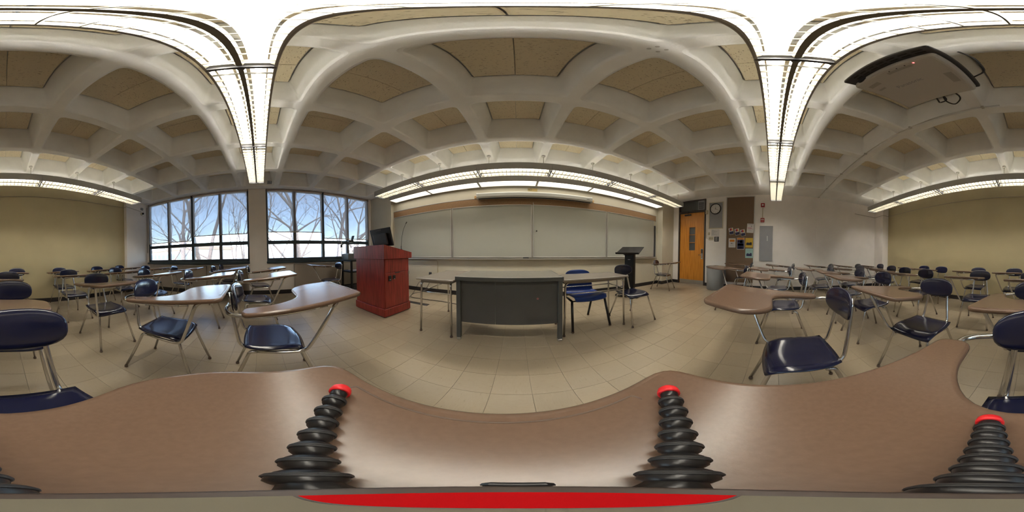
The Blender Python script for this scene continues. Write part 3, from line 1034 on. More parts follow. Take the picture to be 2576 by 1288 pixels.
def sheet(name, label, cat, y, z, w, h, base, prints, tilt=0, group='papers on the bulletin board', x=XR - 0.0135, words=()):
    """flat paper on the door wall; prints are rectangles in 0..1 paper coordinates (left, bottom, right, top, material)"""
    o = thing(name, label, cat, (x, y, z), 0, group)
    o.rotation_euler = (R(tilt), 0, 0)
    MB().box(-0.0012, 0, -w / 2, w / 2, -h / 2, h / 2).build('paper', base, o)
    for (a, b, c, d, m_) in prints:
        MB().box(-0.0018, -0.0012, w / 2 - a * w, w / 2 - c * w, -h / 2 + b * h, -h / 2 + d * h).build('print', m_, o)
    for (body, size, a, b, m_) in words:
        text_mesh('lettering', body, size, m_, o, (-0.0025, w / 2 - a * w, -h / 2 + b * h), RR, 0.0003)
    for s in ((0.5,) if w < 0.2 else (0.12, 0.88)):
        MB().lathe([(0.004, 0), (0.005, -0.004), (0.003, -0.006)], 8, (-0.0012, w / 2 - s * w, h / 2 - 0.012), 'x').build('push_pin', M_steel, o)
    return o


FL = [(0.04, 0.04, 0.96, 0.45, M_navy), (0.28, 0.58, 0.62, 0.93, M_magenta), (0.55, 0.62, 0.78, 0.95, M_orange), (0.66, 0.55, 0.86, 0.75, M_yellow), (0.20, 0.56, 0.36, 0.84, M_ink), (0.1, 0.28, 0.8, 0.31, M_greyink)]
for (y, z, nm) in ((1.265, 1.745, 'nearest the clock'), (1.081, 1.721, 'in the middle of the three'), (0.906, 1.692, 'next to the pink and white sheet')):
    sheet('event_flyer', 'tilted small flyer with colourful hexagon and navy foot, ' + nm, 'flyer', y, z, 0.138, 0.2, M_paper, FL, -12)
sheet('notice_sheet', 'white sheet with pink lettering near the top corner of the cork board', 'notice', 0.686, 1.83, 0.20, 0.28, M_paper,
      [(0.12, 0.9, 0.9, 0.93, M_greyink), (0.1, 0.50, 0.72, 0.545, M_magenta), (0.1, 0.40, 0.95, 0.42, M_magenta), (0.6, 0.66, 0.72, 0.78, M_greyink), (0.2, 0.2, 0.8, 0.22, M_greyink), (0.2, 0.32, 0.6, 0.335, M_greyink)], 3)
sheet('poster', 'white poster with an orange panel and small drawing', 'poster', 1.232, 1.384, 0.216, 0.279, M_paper,
      [(0.15, 0.62, 0.85, 0.86, M_orange), (0.3, 0.4, 0.5, 0.46, M_ink), (0.42, 0.4, 0.72, 0.43, M_ink), (0.42, 0.43, 0.5, 0.5, M_greyink), (0.2, 0.2, 0.8, 0.215, M_greyink), (0.2, 0.26, 0.7, 0.275, M_greyink)])
sheet('poster', 'tall navy photo poster with an orange heading', 'poster', 0.967, 1.366, 0.225, 0.353, M_paper,
      [(0.03, 0.83, 0.97, 0.98, M_orange), (0.04, 0.03, 0.96, 0.81, M_navy), (0.4, 0.55, 0.75, 0.78, M_greyink), (0.1, 0.66, 0.3, 0.74, M_magenta), (0.08, 0.32, 0.92, 0.5, M_greyink), (0.46, 0.25, 0.50, 0.55, M_ink),
       (0.2, 0.10, 0.85, 0.17, M_orange)])
sheet('poster', 'yellow poster with a dark photograph of a group', 'poster', 0.713, 1.393, 0.226, 0.283, M_yellow,
      [(0.14, 0.24, 0.86, 0.46, M_ink), (0.2, 0.46, 0.45, 0.51, M_ink), (0.6, 0.46, 0.85, 0.54, M_ink), (0.2, 0.78, 0.8, 0.8, M_stain), (0.15, 0.15, 0.85, 0.165, M_stain)])
sheet('poster', 'pale aqua poster with a dark photograph of a group', 'poster', 0.706, 1.079, 0.226, 0.281, M_aqua,
      [(0.14, 0.2, 0.86, 0.44, M_navy), (0.2, 0.44, 0.45, 0.49, M_navy), (0.6, 0.44, 0.85, 0.52, M_navy), (0.2, 0.8, 0.8, 0.82, M_greyink), (0.15, 0.1, 0.85, 0.115, M_greyink)])
sheet('notice_sheet', 'white sheet of printed rules under the clock panel', 'notice', 1.787, 1.705, 0.272, 0.216, M_paper,
      [(0.08, 0.88 - 0.1 * k, 0.35 + 0.5 * ((k * 7) % 5) / 5, 0.91 - 0.1 * k, M_greyink) for k in range(8)], 1, 'papers by the door', XR - 0.001)
sheet('wall_sign', 'small square black sign with white lettering beside the switches', 'sign', 1.74, 1.505, 0.152, 0.155, M_ink,
      [(0.2, 0.84 - 0.13 * k, 0.8 - 0.12 * (k % 2), 0.885 - 0.13 * k, M_paper) for k in range(6)], 0, 'papers by the door', XR - 0.001)
t = thing('light_switch', 'triple toggle light switch in a cream plate', 'switch', (XR - 0.001, 1.922, 1.47))
MB().rbox(-0.008, 0, -0.082, 0.082, 0, 0.115, 0.004, 1).build('plate', M_cream_p, t)
for s in (-1, 0, 1):
    MB().rbox(-0.02, -0.008, s * 0.046 - 0.006, s * 0.046 + 0.006, 0.05, 0.072, 0.002, 1).build('toggle', M_frame, t)
t = thing('thermostat', 'small cream thermostat above the light switches', 'thermostat', (XR - 0.001, 1.998, 1.64))
MB().rbox(-0.03, 0, -0.027, 0.027, 0, 0.085, 0.005, 1).build('cover', M_cream_p, t)
MB().lathe([(0.008, 0), (0.006, -0.005)], 10, (-0.03, 0, 0.035), 'x').build('dial', M_stain, t)
t = thing('door_sensor_box', 'cream junction box at the top corner of the door frame', 'junction box', (XR - 0.021, 2.077, 2.33))
MB().rbox(-0.03, 0.02, -0.036, 0.036, 0, 0.13, 0.005, 1).build('cover', M_cream_p, t)
MB().tube([(0.005, -0.0, 0), (0.005, 0.0, -0.8), (0.012, -0.07, -0.82)], 0.005, 6).build('wire', M_cream_p, t)
for nm, lab, z in (('fire_strobe', 'red fire alarm strobe high on the white wall', 2.485), ('fire_pull_station', 'red fire alarm pull station above the grey panel', 2.015)):
    t = thing(nm, lab, 'fire alarm', (XR - 0.001, 0.328, z))
    MB().rbox(-0.045, 0, -0.058, 0.058, 0, 0.125, 0.008, 2).build('body', M_red, t)
    if 'strobe' in nm:
        MB().rbox(-0.06, -0.0455, -0.025, 0.025, 0.04, 0.085, 0.008, 2).build('lens', M_paper, t)
        MB().box(-0.0465, -0.045, -0.04, 0.04, 0.02, 0.028).build('grille', M_ink, t)
        MB().tube([(-0.015, 0, -0.345), (-0.015, 0, -0.001)], 0.012, 8).build('conduit', M_cream_p, t)
    else:
        MB().rbox(-0.055, -0.0455, -0.045, 0.045, 0.065, 0.09, 0.004, 1).build('pull_bar', M_paper, t)
        MB().box(-0.0465, -0.045, -0.045, 0.045, 0.03, 0.036).build('label_strip', M_paper, t)
t = thing('electrical_panel', 'tall grey electrical panel door on the white wall', 'electrical panel', (XR - 0.001, 0.208, 0.86))
MB().rbox(-0.03, 0, -0.192, 0.192, 0, 1.04, 0.005, 1).build('door', M_panelg, t)
la = MB().rbox(-0.038, -0.03, -0.053, -0.013, 0.59, 0.74, 0.004, 1).build('latch_plate', M_steel, t)
MB().rbox(-0.048, -0.038, -0.045, -0.02, 0.62, 0.70, 0.003, 1).build('latch_handle', M_steel, la)
t = thing('surface_raceway', 'thin white surface raceway down the door wall to an outlet', 'raceway', (XR - 0.008, -1.29, 0))
MB().rbox(-0.006, 0.007, -0.01, 0.01, 0.27, 2.895, 0.002, 1).build('raceway', M_white, t)
MB().rbox(-0.03, 0.007, -0.035, 0.035, 0.155, 0.27, 0.005, 1).build('outlet_box', M_cream_p, t)
for z in (0.18, 0.225):
    MB().rbox(-0.034, -0.0301, -0.015, 0.015, z, z + 0.03, 0.003, 1).build('socket', M_dkgrey, t)
t = thing('ceiling_conduit', 'thin grey conduit clipped along a ceiling rib to the projector', 'conduit', (2.6, -1.325, ZC))
MB().tube([(-2.35, 0.0, -0.009), (2.19, 0.0, -0.009)], 0.008, 8).build('conduit', M_alu, t)
for x in (-2.2, -1.38, -0.46, 0.46, 1.38, 2.1):
    MB().box(x - 0.012, x + 0.012, -0.022, 0.022, -0.019, -0.001).build('clip', M_steel, t)
t = thing('trash_can', 'large round grey trash can beside the door', 'trash can', (4.49, 1.64, 0))
MB().lathe([(0.245, 0), (0.25, 0.01), (0.268, 0.64), (0.262, 0.64), (0.244, 0.03), (0.02, 0.025)], 36).build('drum', M_trash, t)
MB().lathe([(0.269, 0.641), (0.281, 0.645), (0.281, 0.675), (0.266, 0.68), (0.262, 0.641)], 36).build('rim', M_trash, t)
t = MB().rbox(-0.1, 0.1, -0.06, 0.06, -0.012, 0, 0.004, 1).build('air_vent', M_fix, ceiling, loc=(-3.86, 0.25, ZC))
for k in range(3):
    MB().box(-0.085, 0.085, -0.045 + k * 0.035, -0.025 + k * 0.035, -0.014, -0.012).build('slat', M_dkgrey, t)
# security camera on the pilaster
t = thing('security_camera', 'small security camera and sensor on the pilaster beside the window', 'camera', (-4.0, -3.574, 2.50))
MB().rbox(-0.045, 0.045, 0, 0.06, 0.15, 0.23, 0.01, 2).build('sensor_box', M_panelg, t)
MB().lathe([(0.05, 0), (0.05, 0.03), (0.035, 0.045), (0.03, 0.07)], 18, (0, 0, 0.02), 'y').build('mount', M_cream_p, t)
MB().lathe([(0.032, 0.06), (0.036, 0.075), (0.025, 0.10), (0.01, 0.108)], 16, (0, 0, 0.02), 'y').build('lens_ball', M_black, t)
MB().tube(fillet([(-0.04, 0.02, 0.17), (-0.13, 0.02, 0.06), (-0.08, 0.02, -0.09), (-0.03, 0.01, 0.0)], 0.08), 0.004, 6).build('cable', M_cream_p, t)

# ------------------------------------------------------------------ ceiling projector
t = thing('ceiling_projector', 'large white ceiling projector hanging below the waffle ceiling', 'projector', (0.53, -0.575, 2.50))
MB().rbox(-0.245, 0.245, -0.25, 0.185, 0.0, 0.085, 0.020, 3).build('body', mat('projector_white', (0.56, 0.54, 0.52), 0.45), t)
MB().rbox(-0.262, 0.262, -0.262, 0.245, 0.086, 0.135, 0.010, 2).build('top_cover', M_dkgrey, t)
for r_ in range(2):
    for k in range(7):
        MB().rbox(-0.23 + k * 0.062, -0.185 + k * 0.062, 0.196 + r_ * 0.02, 0.207 + r_ * 0.02, 0.0845, 0.0865, 0.0006, 1).build('vent_slot', M_black, t)
MB().lathe([(0.034, 0.165), (0.034, 0.190), (0.026, 0.195)], 24, (0.165, 0, 0.045), 'y').build('lens', M_black, t)
for k in range(4):
    MB().lathe([(0.004, 0.0), (0.004, -0.0015)], 10, (-0.14 + k * 0.045, 0.155, 0.0)).build('button', M_led if k == 0 else M_ink, t)
text_mesh('lettering', 'Panasonic', 0.042, M_greyink, t, (0.02, 0.0, -0.0006), (PI, 0, PI), 0.0003)
for (x, y, w, h_) in ((-0.19, -0.06, 0.04, 0.11), (0.16, 0.11, 0.08, 0.03), (0.17, 0.05, 0.05, 0.016), (-0.05, 0.14, 0.14, 0.02)):
    MB().box(x - w / 2, x + w / 2, y - h_ / 2, y + h_ / 2, -0.0008, 0.0002).build('rating_label', mat('label_grey', (0.40, 0.38, 0.36), 0.6), t)
MB().tube([(0, 0, 0.13), (0, 0, 0.775)], 0.024, 12).build('mount_pole', M_alu, t)
MB().box(-0.09, 0.09, -0.09, 0.09, 0.1355, 0.15).build('mount_plate', M_alu, t)
MB().tube(fillet([(0.02, -0.235, 0.05), (0.03, -0.30, 0.02), (0.05, -0.34, 0.06), (0.0, -0.36, 0.1), (0.02, -0.3, 0.2), (0.0, -0.1, 0.40)], 0.05), 0.0065, 6).build('cable', M_black, t)
MB().tube(fillet([(-0.1, -0.235, 0.05), (-0.13, -0.31, 0.0), (-0.05, -0.38, 0.0), (0.0, -0.33, 0.04), (-0.02, -0.25, 0.10)], 0.06), 0.006, 6).build('cable', M_black, t)
MB().tube(fillet([(-0.26, -0.15, 0.11), (-0.33, -0.12, 0.14), (-0.32, -0.0, 0.25), (-0.27, 0.06, 0.395)], 0.06), 0.006, 6).build('cable', M_dkgrey, t)
t = thing('ceiling_outlet', 'cream outlet plate on the ceiling rib beside the projector', 'outlet', (0.262, -0.51, ZC - 0.001))
t.location = (0.43, -0.52, ZC - 0.001)
MB().rbox(-0.06, 0.06, -0.035, 0.035, -0.03, 0, 0.005, 1).build('box', M_cream_p, t)
for s in (-1, 1):
    MB().lathe([(0.015, 0), (0.013, -0.003)], 12, (s * 0.028, 0, -0.03)).build('socket', M_heater, t)

# ------------------------------------------------------------------ front furniture
# grey teacher desk
t = thing('teacher_desk', 'grey steel teacher desk with a pale worktop and solid front panel', 'desk', (-0.083, 1.91, 0))
MB().rbox(-0.557, 0.557, -0.30, 0.30, 0.737, 0.765, 0.008, 2).build('worktop', M_desk, t)
for y in (-0.304, 0.300):
    MB().rbox(-0.562, 0.562, y, y + 0.004, 0.722, 0.763, 0.001, 1).build('edge_trim', M_greyp2, t)
for s in (-1, 1):
    MB().rbox(s * 0.557, s * 0.562, -0.299, 0.299, 0.722, 0.763, 0.001, 1).build('edge_trim', M_greyp2, t)
for sx in (-1, 1):
    for sy in (-1, 1):
        lg = MB().rbox(sx * 0.505, sx * 0.553, sy * 0.25, sy * 0.295, 0.03, 0.736, 0.004, 1).build('leg', M_greyp2, t)
        MB().rbox(sx * 0.507, sx * 0.551, sy * 0.252, sy * 0.293, 0.0, 0.029, 0.004, 1).build('foot_cap', M_steel, lg)
MB().box(-0.504, -0.139, -0.272, -0.262, 0.235, 0.735).build('front_panel', M_greyp, t)
MB().box(-0.136, 0.504, -0.272, -0.262, 0.235, 0.735).build('front_panel', M_greyp, t)
for s in (-1, 1):
    MB().box(s * 0.525, s * 0.535, -0.249, 0.249, 0.235, 0.735).build('side_panel', M_greyp, t)
MB().box(-0.50, -0.14, -0.25, 0.24, 0.25, 0.735).build('pedestal', M_greyp, t)
m = MB()
for k in range(5):
    a = k * 2 * PI / 5 + 0.3
    m.prism([(0.295 + 0.018 * math.cos(a), 0.535 + 0.018 * math.sin(a)), (0.295 + 0.006 * math.cos(a + 1.2), 0.535 + 0.006 * math.sin(a + 1.2)), (0.295 + 0.006 * math.cos(a - 1.2), 0.535 + 0.006 * math.sin(a - 1.2))], -0.2728, -0.2722, 'y')
m.build('star_sticker', mat('sticker_pink', (0.45, 0.16, 0.17), 0.6), t)


def student_table(label, loc, rz, L=0.94, D=0.49):
    t = thing('student_table', label, 'table', loc, rz, 'student tables beside the desk')
    MB().rbox(-L / 2, L / 2, -D / 2, D / 2, 0.698, 0.72, 0.009, 2).build('table_top', M_ttop, t)
    MB().box(-L / 2 + .04, L / 2 - .04, -D / 2 + .05, D / 2 - .05, 0.665, 0.697).build('apron', M_ttop, t)
    for sx in (-1, 1):
        for sy in (-1, 1):
            x, y = sx * (L / 2 - 0.055), sy * (D / 2 - 0.05)
            lg = MB().tube(fillet([(x - sx * 0.06, y - sy * 0.02, 0.675), (x, y, 0.66), (x + sx * 0.015, y + sy * 0.008, 0.02)], 0.05), 0.0125, 10).build('leg', M_chrome, t)
            MB().lathe([(0.012, 0.0), (0.017, 0.004), (0.017, 0.018), (0.013, 0.026)], 10, (x + sx * 0.015, y + sy * 0.008, 0)).build('glide', M_glide, lg)
    for sy in (-1, 1):
        y = sy * (D / 2 - 0.045)
        MB().tube([(-L / 2 + 0.06, y, 0.545), (L / 2 - 0.06, y, 0.545)], 0.008, 8).build('book_rack_bar', M_chrome, t)
    for sx in (-1, 1):
        MB().tube([(sx * (L / 2 - 0.05), -D / 2 + 0.05, 0.55), (sx * (L / 2 - 0.05), D / 2 - 0.05, 0.55)], 0.008, 8).build('book_rack_bar', M_chrome, t)
    return t


student_table('narrow student table with chrome legs standing end-on beside the podium', (-0.905, 2.045, 0), PI / 2, 0.90, 0.485)
student_table('student table with chrome legs beside the desk, blue chair tucked under it', (0.925, 1.905, 0), 0, 0.90, 0.47)

# podium
t = thing('podium', 'cherry red wooden podium with a sloped top and plinth', 'podium', (-2.155, 1.97, 0))
MB().box(-0.36, 0.36, -0.29, 0.29, 0.0, 0.012).build('base_recess', M_black, t)
MB().rbox(-0.395, 0.395, -0.312, 0.312, 0.013, 0.145, 0.006, 1).build('plinth', M_wood, t)
MB().rbox(-0.377, 0.377, -0.296, 0.296, 0.146, 0.935, 0.004, 1).build('body', M_wood, t)
m = MB()
m.prism([(-0.325, 0.936), (0.345, 0.936), (0.345, 1.035), (-0.325, 1.152)], -0.41, 0.41, 'x')
m.build('sloped_top', M_wood, t)
dr = MB().rbox(0.377, 0.386, -0.285, 0.285, 0.16, 0.715, 0.003, 1).build('access_door', M_wood, t)
MB().rbox(0.377, 0.384, -0.285, 0.285, 0.72, 0.93, 0.003, 1).build('upper_panel', M_wood, t)
for y in (-0.19, -0.095):
    lk = MB().rbox(0.386, 0.398, y - 0.03, y + 0.03, 0.60 + (0.01 if y > -0.1 else -0.01), 0.675, 0.004, 1).build('lock', M_black, dr)
    MB().box(0.398, 0.3995, y - 0.012, y + 0.012, 0.612, 0.62).build('lock_mark', M_steel, lk)
MB().rbox(0.380, 0.3875, -0.07, 0.05, 0.700, 0.716, 0.003, 1).build('finger_slot', M_black, dr)
MB().rbox(-0.35, 0.35, 0.345, 0.385, 0.965, 0.985, 0.004, 1).build('pencil_ledge', M_wood, t)
MB().rbox(0.386, 0.40, 0.262, 0.284, 0.66, 0.71, 0.003, 1).build('hinge', M_steel, dr)
sl = (1.035 - 1.152) / 0.67
t = thing('podium_monitor', 'black flat monitor leaning on the podium top, its back to the class', 'monitor', (-1.99, 1.86, 1.142))
m = MB().rbox(-0.245, 0.245, -0.012, 0.012, 0.0, 0.30, 0.008, 2).build('screen_case', M_black, t)
m.rotation_euler = (R(16), 0, 0)
m2 = MB().rbox(-0.16, 0.16, -0.045, -0.012, 0.03, 0.22, 0.012, 2).build('back_shell', M_dkgrey, t)
m2.rotation_euler = (R(16), 0, 0)
m3 = MB().rbox(-0.07, 0.06, -0.022, -0.012, 0.262, 0.285, 0.003, 1).build('handle_slot', M_dkgrey, t)
m3.rotation_euler = (R(16), 0, 0)
t = thing('gooseneck_microphone', 'thin black gooseneck microphone rising from the podium', 'microphone', (-1.80, 2.10, 1.083))
MB().lathe([(0.018, -0.006), (0.018, 0.005), (0.008, 0.01), (0.008, 0.06)], 12).build('base', M_black, t)
MB().tube([(0, 0, 0.05), (0.01, 0.005, 0.20), (0.04, 0.015, 0.34), (0.085, 0.03, 0.44)], 0.0035, 8).build('neck', M_black, t)
MB().tube([(0.083, 0.029, 0.436), (0.10, 0.036, 0.466)], 0.008, 10).build('capsule', M_black, t)

# black lectern
t = thing('lectern', 'black lectern with a tilted reading shelf in front of the last whiteboard', 'lectern', (2.47, 2.96, 0), R(-59.5))
MB().rbox(-0.27, 0.27, -0.24, 0.24, 0.012, 0.055, 0.008, 1).build('base', M_blackm, t)
for sx in (-1, 1):
    for sy in (-1, 1):
        MB().lathe([(0.025, 0), (0.025, 0.012)], 12, (sx * 0.23, sy * 0.2, 0)).build('foot', M_black, t)
MB().rbox(-0.11, 0.11, -0.075, 0.075, 0.055, 1.06, 0.006, 1).build('column', M_blackm, t)
MB().prism([(-0.19, 0.985), (-0.075, 0.96), (0.075, 0.94), (0.2, 1.115), (0.19, 1.125)], -0.10, 0.10, 'x').build('bracket', M_blackm, t)
m = MB().rbox(-0.28, 0.28, -0.23, 0.23, 0.0, 0.018, 0.004, 1)
o_ = m.build('reading_shelf', M_blackm, t, loc=(0, 0, 1.075))
o_.rotation_euler = (R(21), 0, 0)
m = MB().rbox(-0.28, 0.28, -0.24, -0.225, 0.0, 0.045, 0.004, 1)
o_ = m.build('book_stop', M_blackm, t, loc=(0, 0, 1.075))
o_.rotation_euler = (R(21), 0, 0)
MB().box(-0.03, 0.03, -0.0765, -0.075, 0.86, 0.875).build('nameplate', M_panelg, t)

# AV cart with an overhead projector
t = thing('av_cart', 'black three-shelf equipment cart beside the window heater', 'cart', (-3.62, 2.42, 0))
for z, nm in ((0.13, 0), (0.56, 1), (0.835, 2)):
    MB().rbox(-0.25, 0.25, -0.34, 0.34, z, z + 0.035, 0.006, 1).build('shelf', M_blackm, t)
for sx in (-1, 1):
    for sy in (-1, 1):
        lg = MB().rbox(sx * 0.25, sx * 0.205, sy * 0.34, sy * 0.295, 0.07, 0.868, 0.005, 1).build('post', M_blackm, t)
        MB().lathe([(0.03, -0.012), (0.035, 0), (0.03, 0.012)], 14, (sx * 0.225, sy * 0.315, 0.035), 'y').build('caster', M_black, lg)
t = thing('overhead_projector', 'overhead projector with post and mirror head on the cart', 'projector', (-3.66, 2.25, 0.871))
MB().rbox(-0.17, 0.17, -0.17, 0.17, 0.0, 0.16, 0.012, 2).build('lamp_house', M_greyp, t)
MB().box(-0.14, 0.14, -0.14, 0.14, 0.1605, 0.168).build('glass_stage', mat('stage_glass', (0.22, 0.32, 0.33), 0.1), t)
MB().tube([(-0.15, -0.185, 0.02), (-0.15, -0.185, 0.52)], 0.010, 8).build('post', M_steel, t)
MB().tube(fillet([(-0.15, -0.185, 0.40), (-0.08, -0.1, 0.45), (0.0, 0.0, 0.48)], 0.03), 0.012, 8).build('arm', M_black, t)
MB().rbox(-0.06, 0.06, -0.07, 0.07, 0.46, 0.52, 0.008, 1).build('head', M_black, t)
m = MB().rbox(-0.055, 0.055, -0.006, 0.006, 0.0, 0.13, 0.003, 1).build('mirror', M_black, t, loc=(0, 0.05, 0.515))
m.rotation_euler = (R(-18), 0, 0)
MB().rbox(-0.18, -0.125, -0.21, -0.165, 0.33, 0.40, 0.006, 1).build('focus_knob', M_black, t)
t = thing('papers', 'loose papers on the middle shelf of the equipment cart', 'paper', (-3.62, 2.42, 0.596))
MB().box(-0.15, 0.14, -0.2, 0.06, 0, 0.006).build('sheet', M_paper, t)

# blue shell chair
def shell_chair(label, loc, rz):
    t = thing('shell_chair', label, 'chair', loc, rz)
    prof = [(0.215, 0.405, .205), (0.225, 0.425, .22), (0.205, 0.44, .228), (0.12, 0.438, .232), (0.0, 0.428, .232), (-0.12, 0.428, .228), (-0.175, 0.442, .222), (-0.205, 0.475, .216), (-0.225, 0.53, .214),
            (-0.245, 0.60, .212), (-0.262, 0.68, .205), (-0.275, 0.735, .195), (-0.281, 0.757, .18)]
    n = 13
    top, bot = [], []
    for k, (y, z, w) in enumerate(prof):
        f = min(1, max(0, (k - 5) / 3))
        for i in range(n):
            u = -1 + 2 * i / (n - 1)
            c = u * u
            yy = y + f * 0.055 * c
            zz = z + (1 - f) * 0.03 * c * (1 if k > 1 else 0.4)
            if k >= 11:
                zz -= 0.03 * (abs(u) ** 4)
            top.append(Vector((u * w, yy, zz)))
            ny, nz = (0.0, -1.0) if f < 0.5 else (-1.0, -0.2)
            bot.append(Vector((u * w * 1.0, yy + ny * 0.009 * (1 if f >= 0.5 else 0), zz + nz * 0.011)))
    m = MB()
    N = len(prof) * n
    m.v = [tuple(p) for p in top + bot]
    for k in range(len(prof) - 1):
        for i in range(n - 1):
            a = k * n + i
            m.quad((a, a + 1, a + n + 1, a + n), True)
            m.quad((N + a, N + a + n, N + a + n + 1, N + a + 1), True)
    for k in range(len(prof) - 1):
        for i in (0, n - 1):
            a = k * n + i
            m.quad((a, a + n, N + a + n, N + a), False)
    for i in range(n - 1):
        for k in (0, len(prof) - 1):
            a = k * n + i
            m.quad((a, a + 1, N + a + 1, N + a), False)
    m.build('shell', M_blue, t)
    for s in (-1, 1):
        fr_ = MB().tube(fillet([(s * 0.235, 0.16, 0.40), (s * 0.225, -0.17, 0.40)], 0.02), 0.014, 10).build('side_rail', M_black, t)
        for (fx, fy, tx_, ty_) in ((0.262, 0.25, 0.235, 0.15), (0.193, -0.25, 0.225, -0.16)):
            lg = MB().tube([(s * tx_, ty_, 0.402), (s * fx, fy, 0.02)], 0.0165, 10).build('leg', M_black, t)
            MB().lathe([(0.014, 0), (0.019, 0.004), (0.019, 0.016), (0.015, 0.024)], 10, (s * fx, fy, 0)).build('glide', M_glide, lg)
    MB().tube([(-0.235, 0.14, 0.395), (0.235, 0.14, 0.395)], 0.010, 8).build('cross_rail', M_black, t)
    return t


shell_chair('bright blue plastic shell chair with black legs tucked behind the student table', (0.895, 2.035, 0), PI + R(2))

# ------------------------------------------------------------------ tablet-arm chairs
def fillet_closed(pts, n=5):
    """pts: (x, y, r) corner list -> rounded closed outline"""
    out = []
    m = len(pts)
    for i in range(m):
        a, b, c = Vector(pts[i - 1][:2]), Vector(pts[i][:2]), Vector(pts[(i + 1) % m][:2])
        u, w = a - b, c - b
        r = min(pts[i][2], u.length * 0.48, w.length * 0.48)
        p, q = b + u.normalized() * r, b + w.normalized() * r
        for k in range(n + 1):
            t = k / n
            out.append(p * (1 - t) ** 2 + b * 2 * t * (1 - t) + q * t * t)
    return out


def inset(poly, d):
    m = len(poly)
    area = sum(poly[i - 1].x * poly[i].y - poly[i].x * poly[i - 1].y for i in range(m))
    s = 1 if area > 0 else -1
    out = []
    for i in range(m):
        t = (poly[(i + 1) % m] - poly[i - 1])
        t = t.normalized() if t.length > 1e-9 else Vector((1, 0))
        out.append(poly[i] + Vector((-t.y, t.x)) * d * s)
    return out


OUT = fillet_closed([(-0.150, 0.487, .045), (0.337, 0.487, .05), (0.348, 0.12, .15), (0.342, -0.168, .055), (0.233, -0.168, .05), (0.220, 0.03, .08), (0.150, 0.148, .07), (-0.115, 0.150, .11), (-0.194, 0.265, .08)])


def zt(y):
    return 0.75 + 0.10 * y


tabm = MB()
lev = [(0.012, -0.026), (0.004, -0.0225), (0.0, -0.0145), (0.0005, -0.0075), (0.005, -0.002), (0.013, 0.0)]
tabm.rings([[(p.x, p.y, zt(p.y) + dz) for p in inset(OUT, d)] for d, dz in lev], smooth=True)
tab_me = tabm.mesh('writing_tablet', M_tab)
gpath = fillet([(-0.068, 0.452, 0), (-0.066, 0.466, 0), (0.238, 0.466, 0), (0.240, 0.452, 0)], 0.012)
groove_me = MB().tube([(p.x, p.y, zt(p.y) - 0.0006) for p in gpath], 0.0016, 6).mesh('pencil_groove', M_groove)


def squircle(u, v):
    return u * math.sqrt(1 - 0.18 * v * v), v * math.sqrt(1 - 0.18 * u * u)


def seat_mesh():
    n = 15
    m = MB()
    top, bot = [], []
    for j in range(n):
        for i in range(n):
            u, v = -1 + 2 * i / (n - 1), -1 + 2 * j / (n - 1)
            sx, sy = squircle(u, v)
            x, y = sx * 0.200, sy * 0.193 + 0.005
            e = max(abs(u), abs(v))
            z = 0.446 - 0.014 * (1 - min(1, (abs(u)) ** 2)) * (1 - 0.5 * v * v)
            if v > 0.35:
                z -= 0.030 * ((v - 0.35) / 0.65) ** 2
                z += 0.006 * math.cos(u * PI * 1.0) * (v - 0.35) / 0.65
            if v < -0.5:
                z += 0.010 * ((-v - 0.5) / 0.5) ** 2
            z -= 0.010 * max(0, (e - 0.88) / 0.12) ** 2
            top.append((x, y, z))
            k = 1 - 0.03 * max(0, (e - 0.8) / 0.2)
            bot.append((x * k, y * k, z - 0.014 + 0.004 * max(0, (e - 0.88) / 0.12)))
    N = n * n
    m.v = top + bot
    for j in range(n - 1):
        for i in range(n - 1):
            a = j * n + i
            m.quad((a, a + 1, a + n + 1, a + n), True)
            m.quad((N + a, N + a + n, N + a + n + 1, N + a + 1), True)
    for k in range(n - 1):
        for a, b in ((k, k + 1), ((n - 1) * n + k, (n - 1) * n + k + 1), (k * n, (k + 1) * n), (k * n + n - 1, (k + 1) * n + n - 1)):
            m.quad((a, b, N + b, N + a), True)
    return m.mesh('seat', M_seat)


def back_mesh():
    m = MB()
    nr, na = 7, 32
    front, rear = [], []
    W2, H2 = 0.176, 0.086
    for side in (1, -1):
        rings = []
        for k in range(1, nr + 1):
            r = math.sin(PI / 2 * k / nr)
            ring = []
            for a in range(na):
                t = 2 * PI * a / na
                c, s_ = math.cos(t), math.sin(t)
                e = 2.6
                rad = 1 / ((abs(c) ** e + abs(s_) ** e) ** (1 / e))
                x, z = c * rad * r * W2, s_ * rad * r * H2
                th = 0.017 * math.sqrt(max(0, 1 - r ** 3.2))
                y = -0.245 + 1.15 * x * x + side * th - 0.10 * z
                ring.append((x, y, 0.747 + z))
            rings.append(ring)
        if side == 1:
            front = rings
        else:
            rear = rings
    m.rings(front[::1], cap0=True, cap1=False, smooth=True)
    m.rings(rear[::1], cap0=True, cap1=False, smooth=True)
    me = m.mesh('backrest', M_seat)
    bm = bmesh.new()
    bm.from_mesh(me)
    bmesh.ops.remove_doubles(bm, verts=bm.verts[:], dist=0.0002)
    bmesh.ops.recalc_face_normals(bm, faces=bm.faces[:])
    for f in bm.faces:
        f.smooth = True
    bm.to_mesh(me)
    bm.free()
    return me


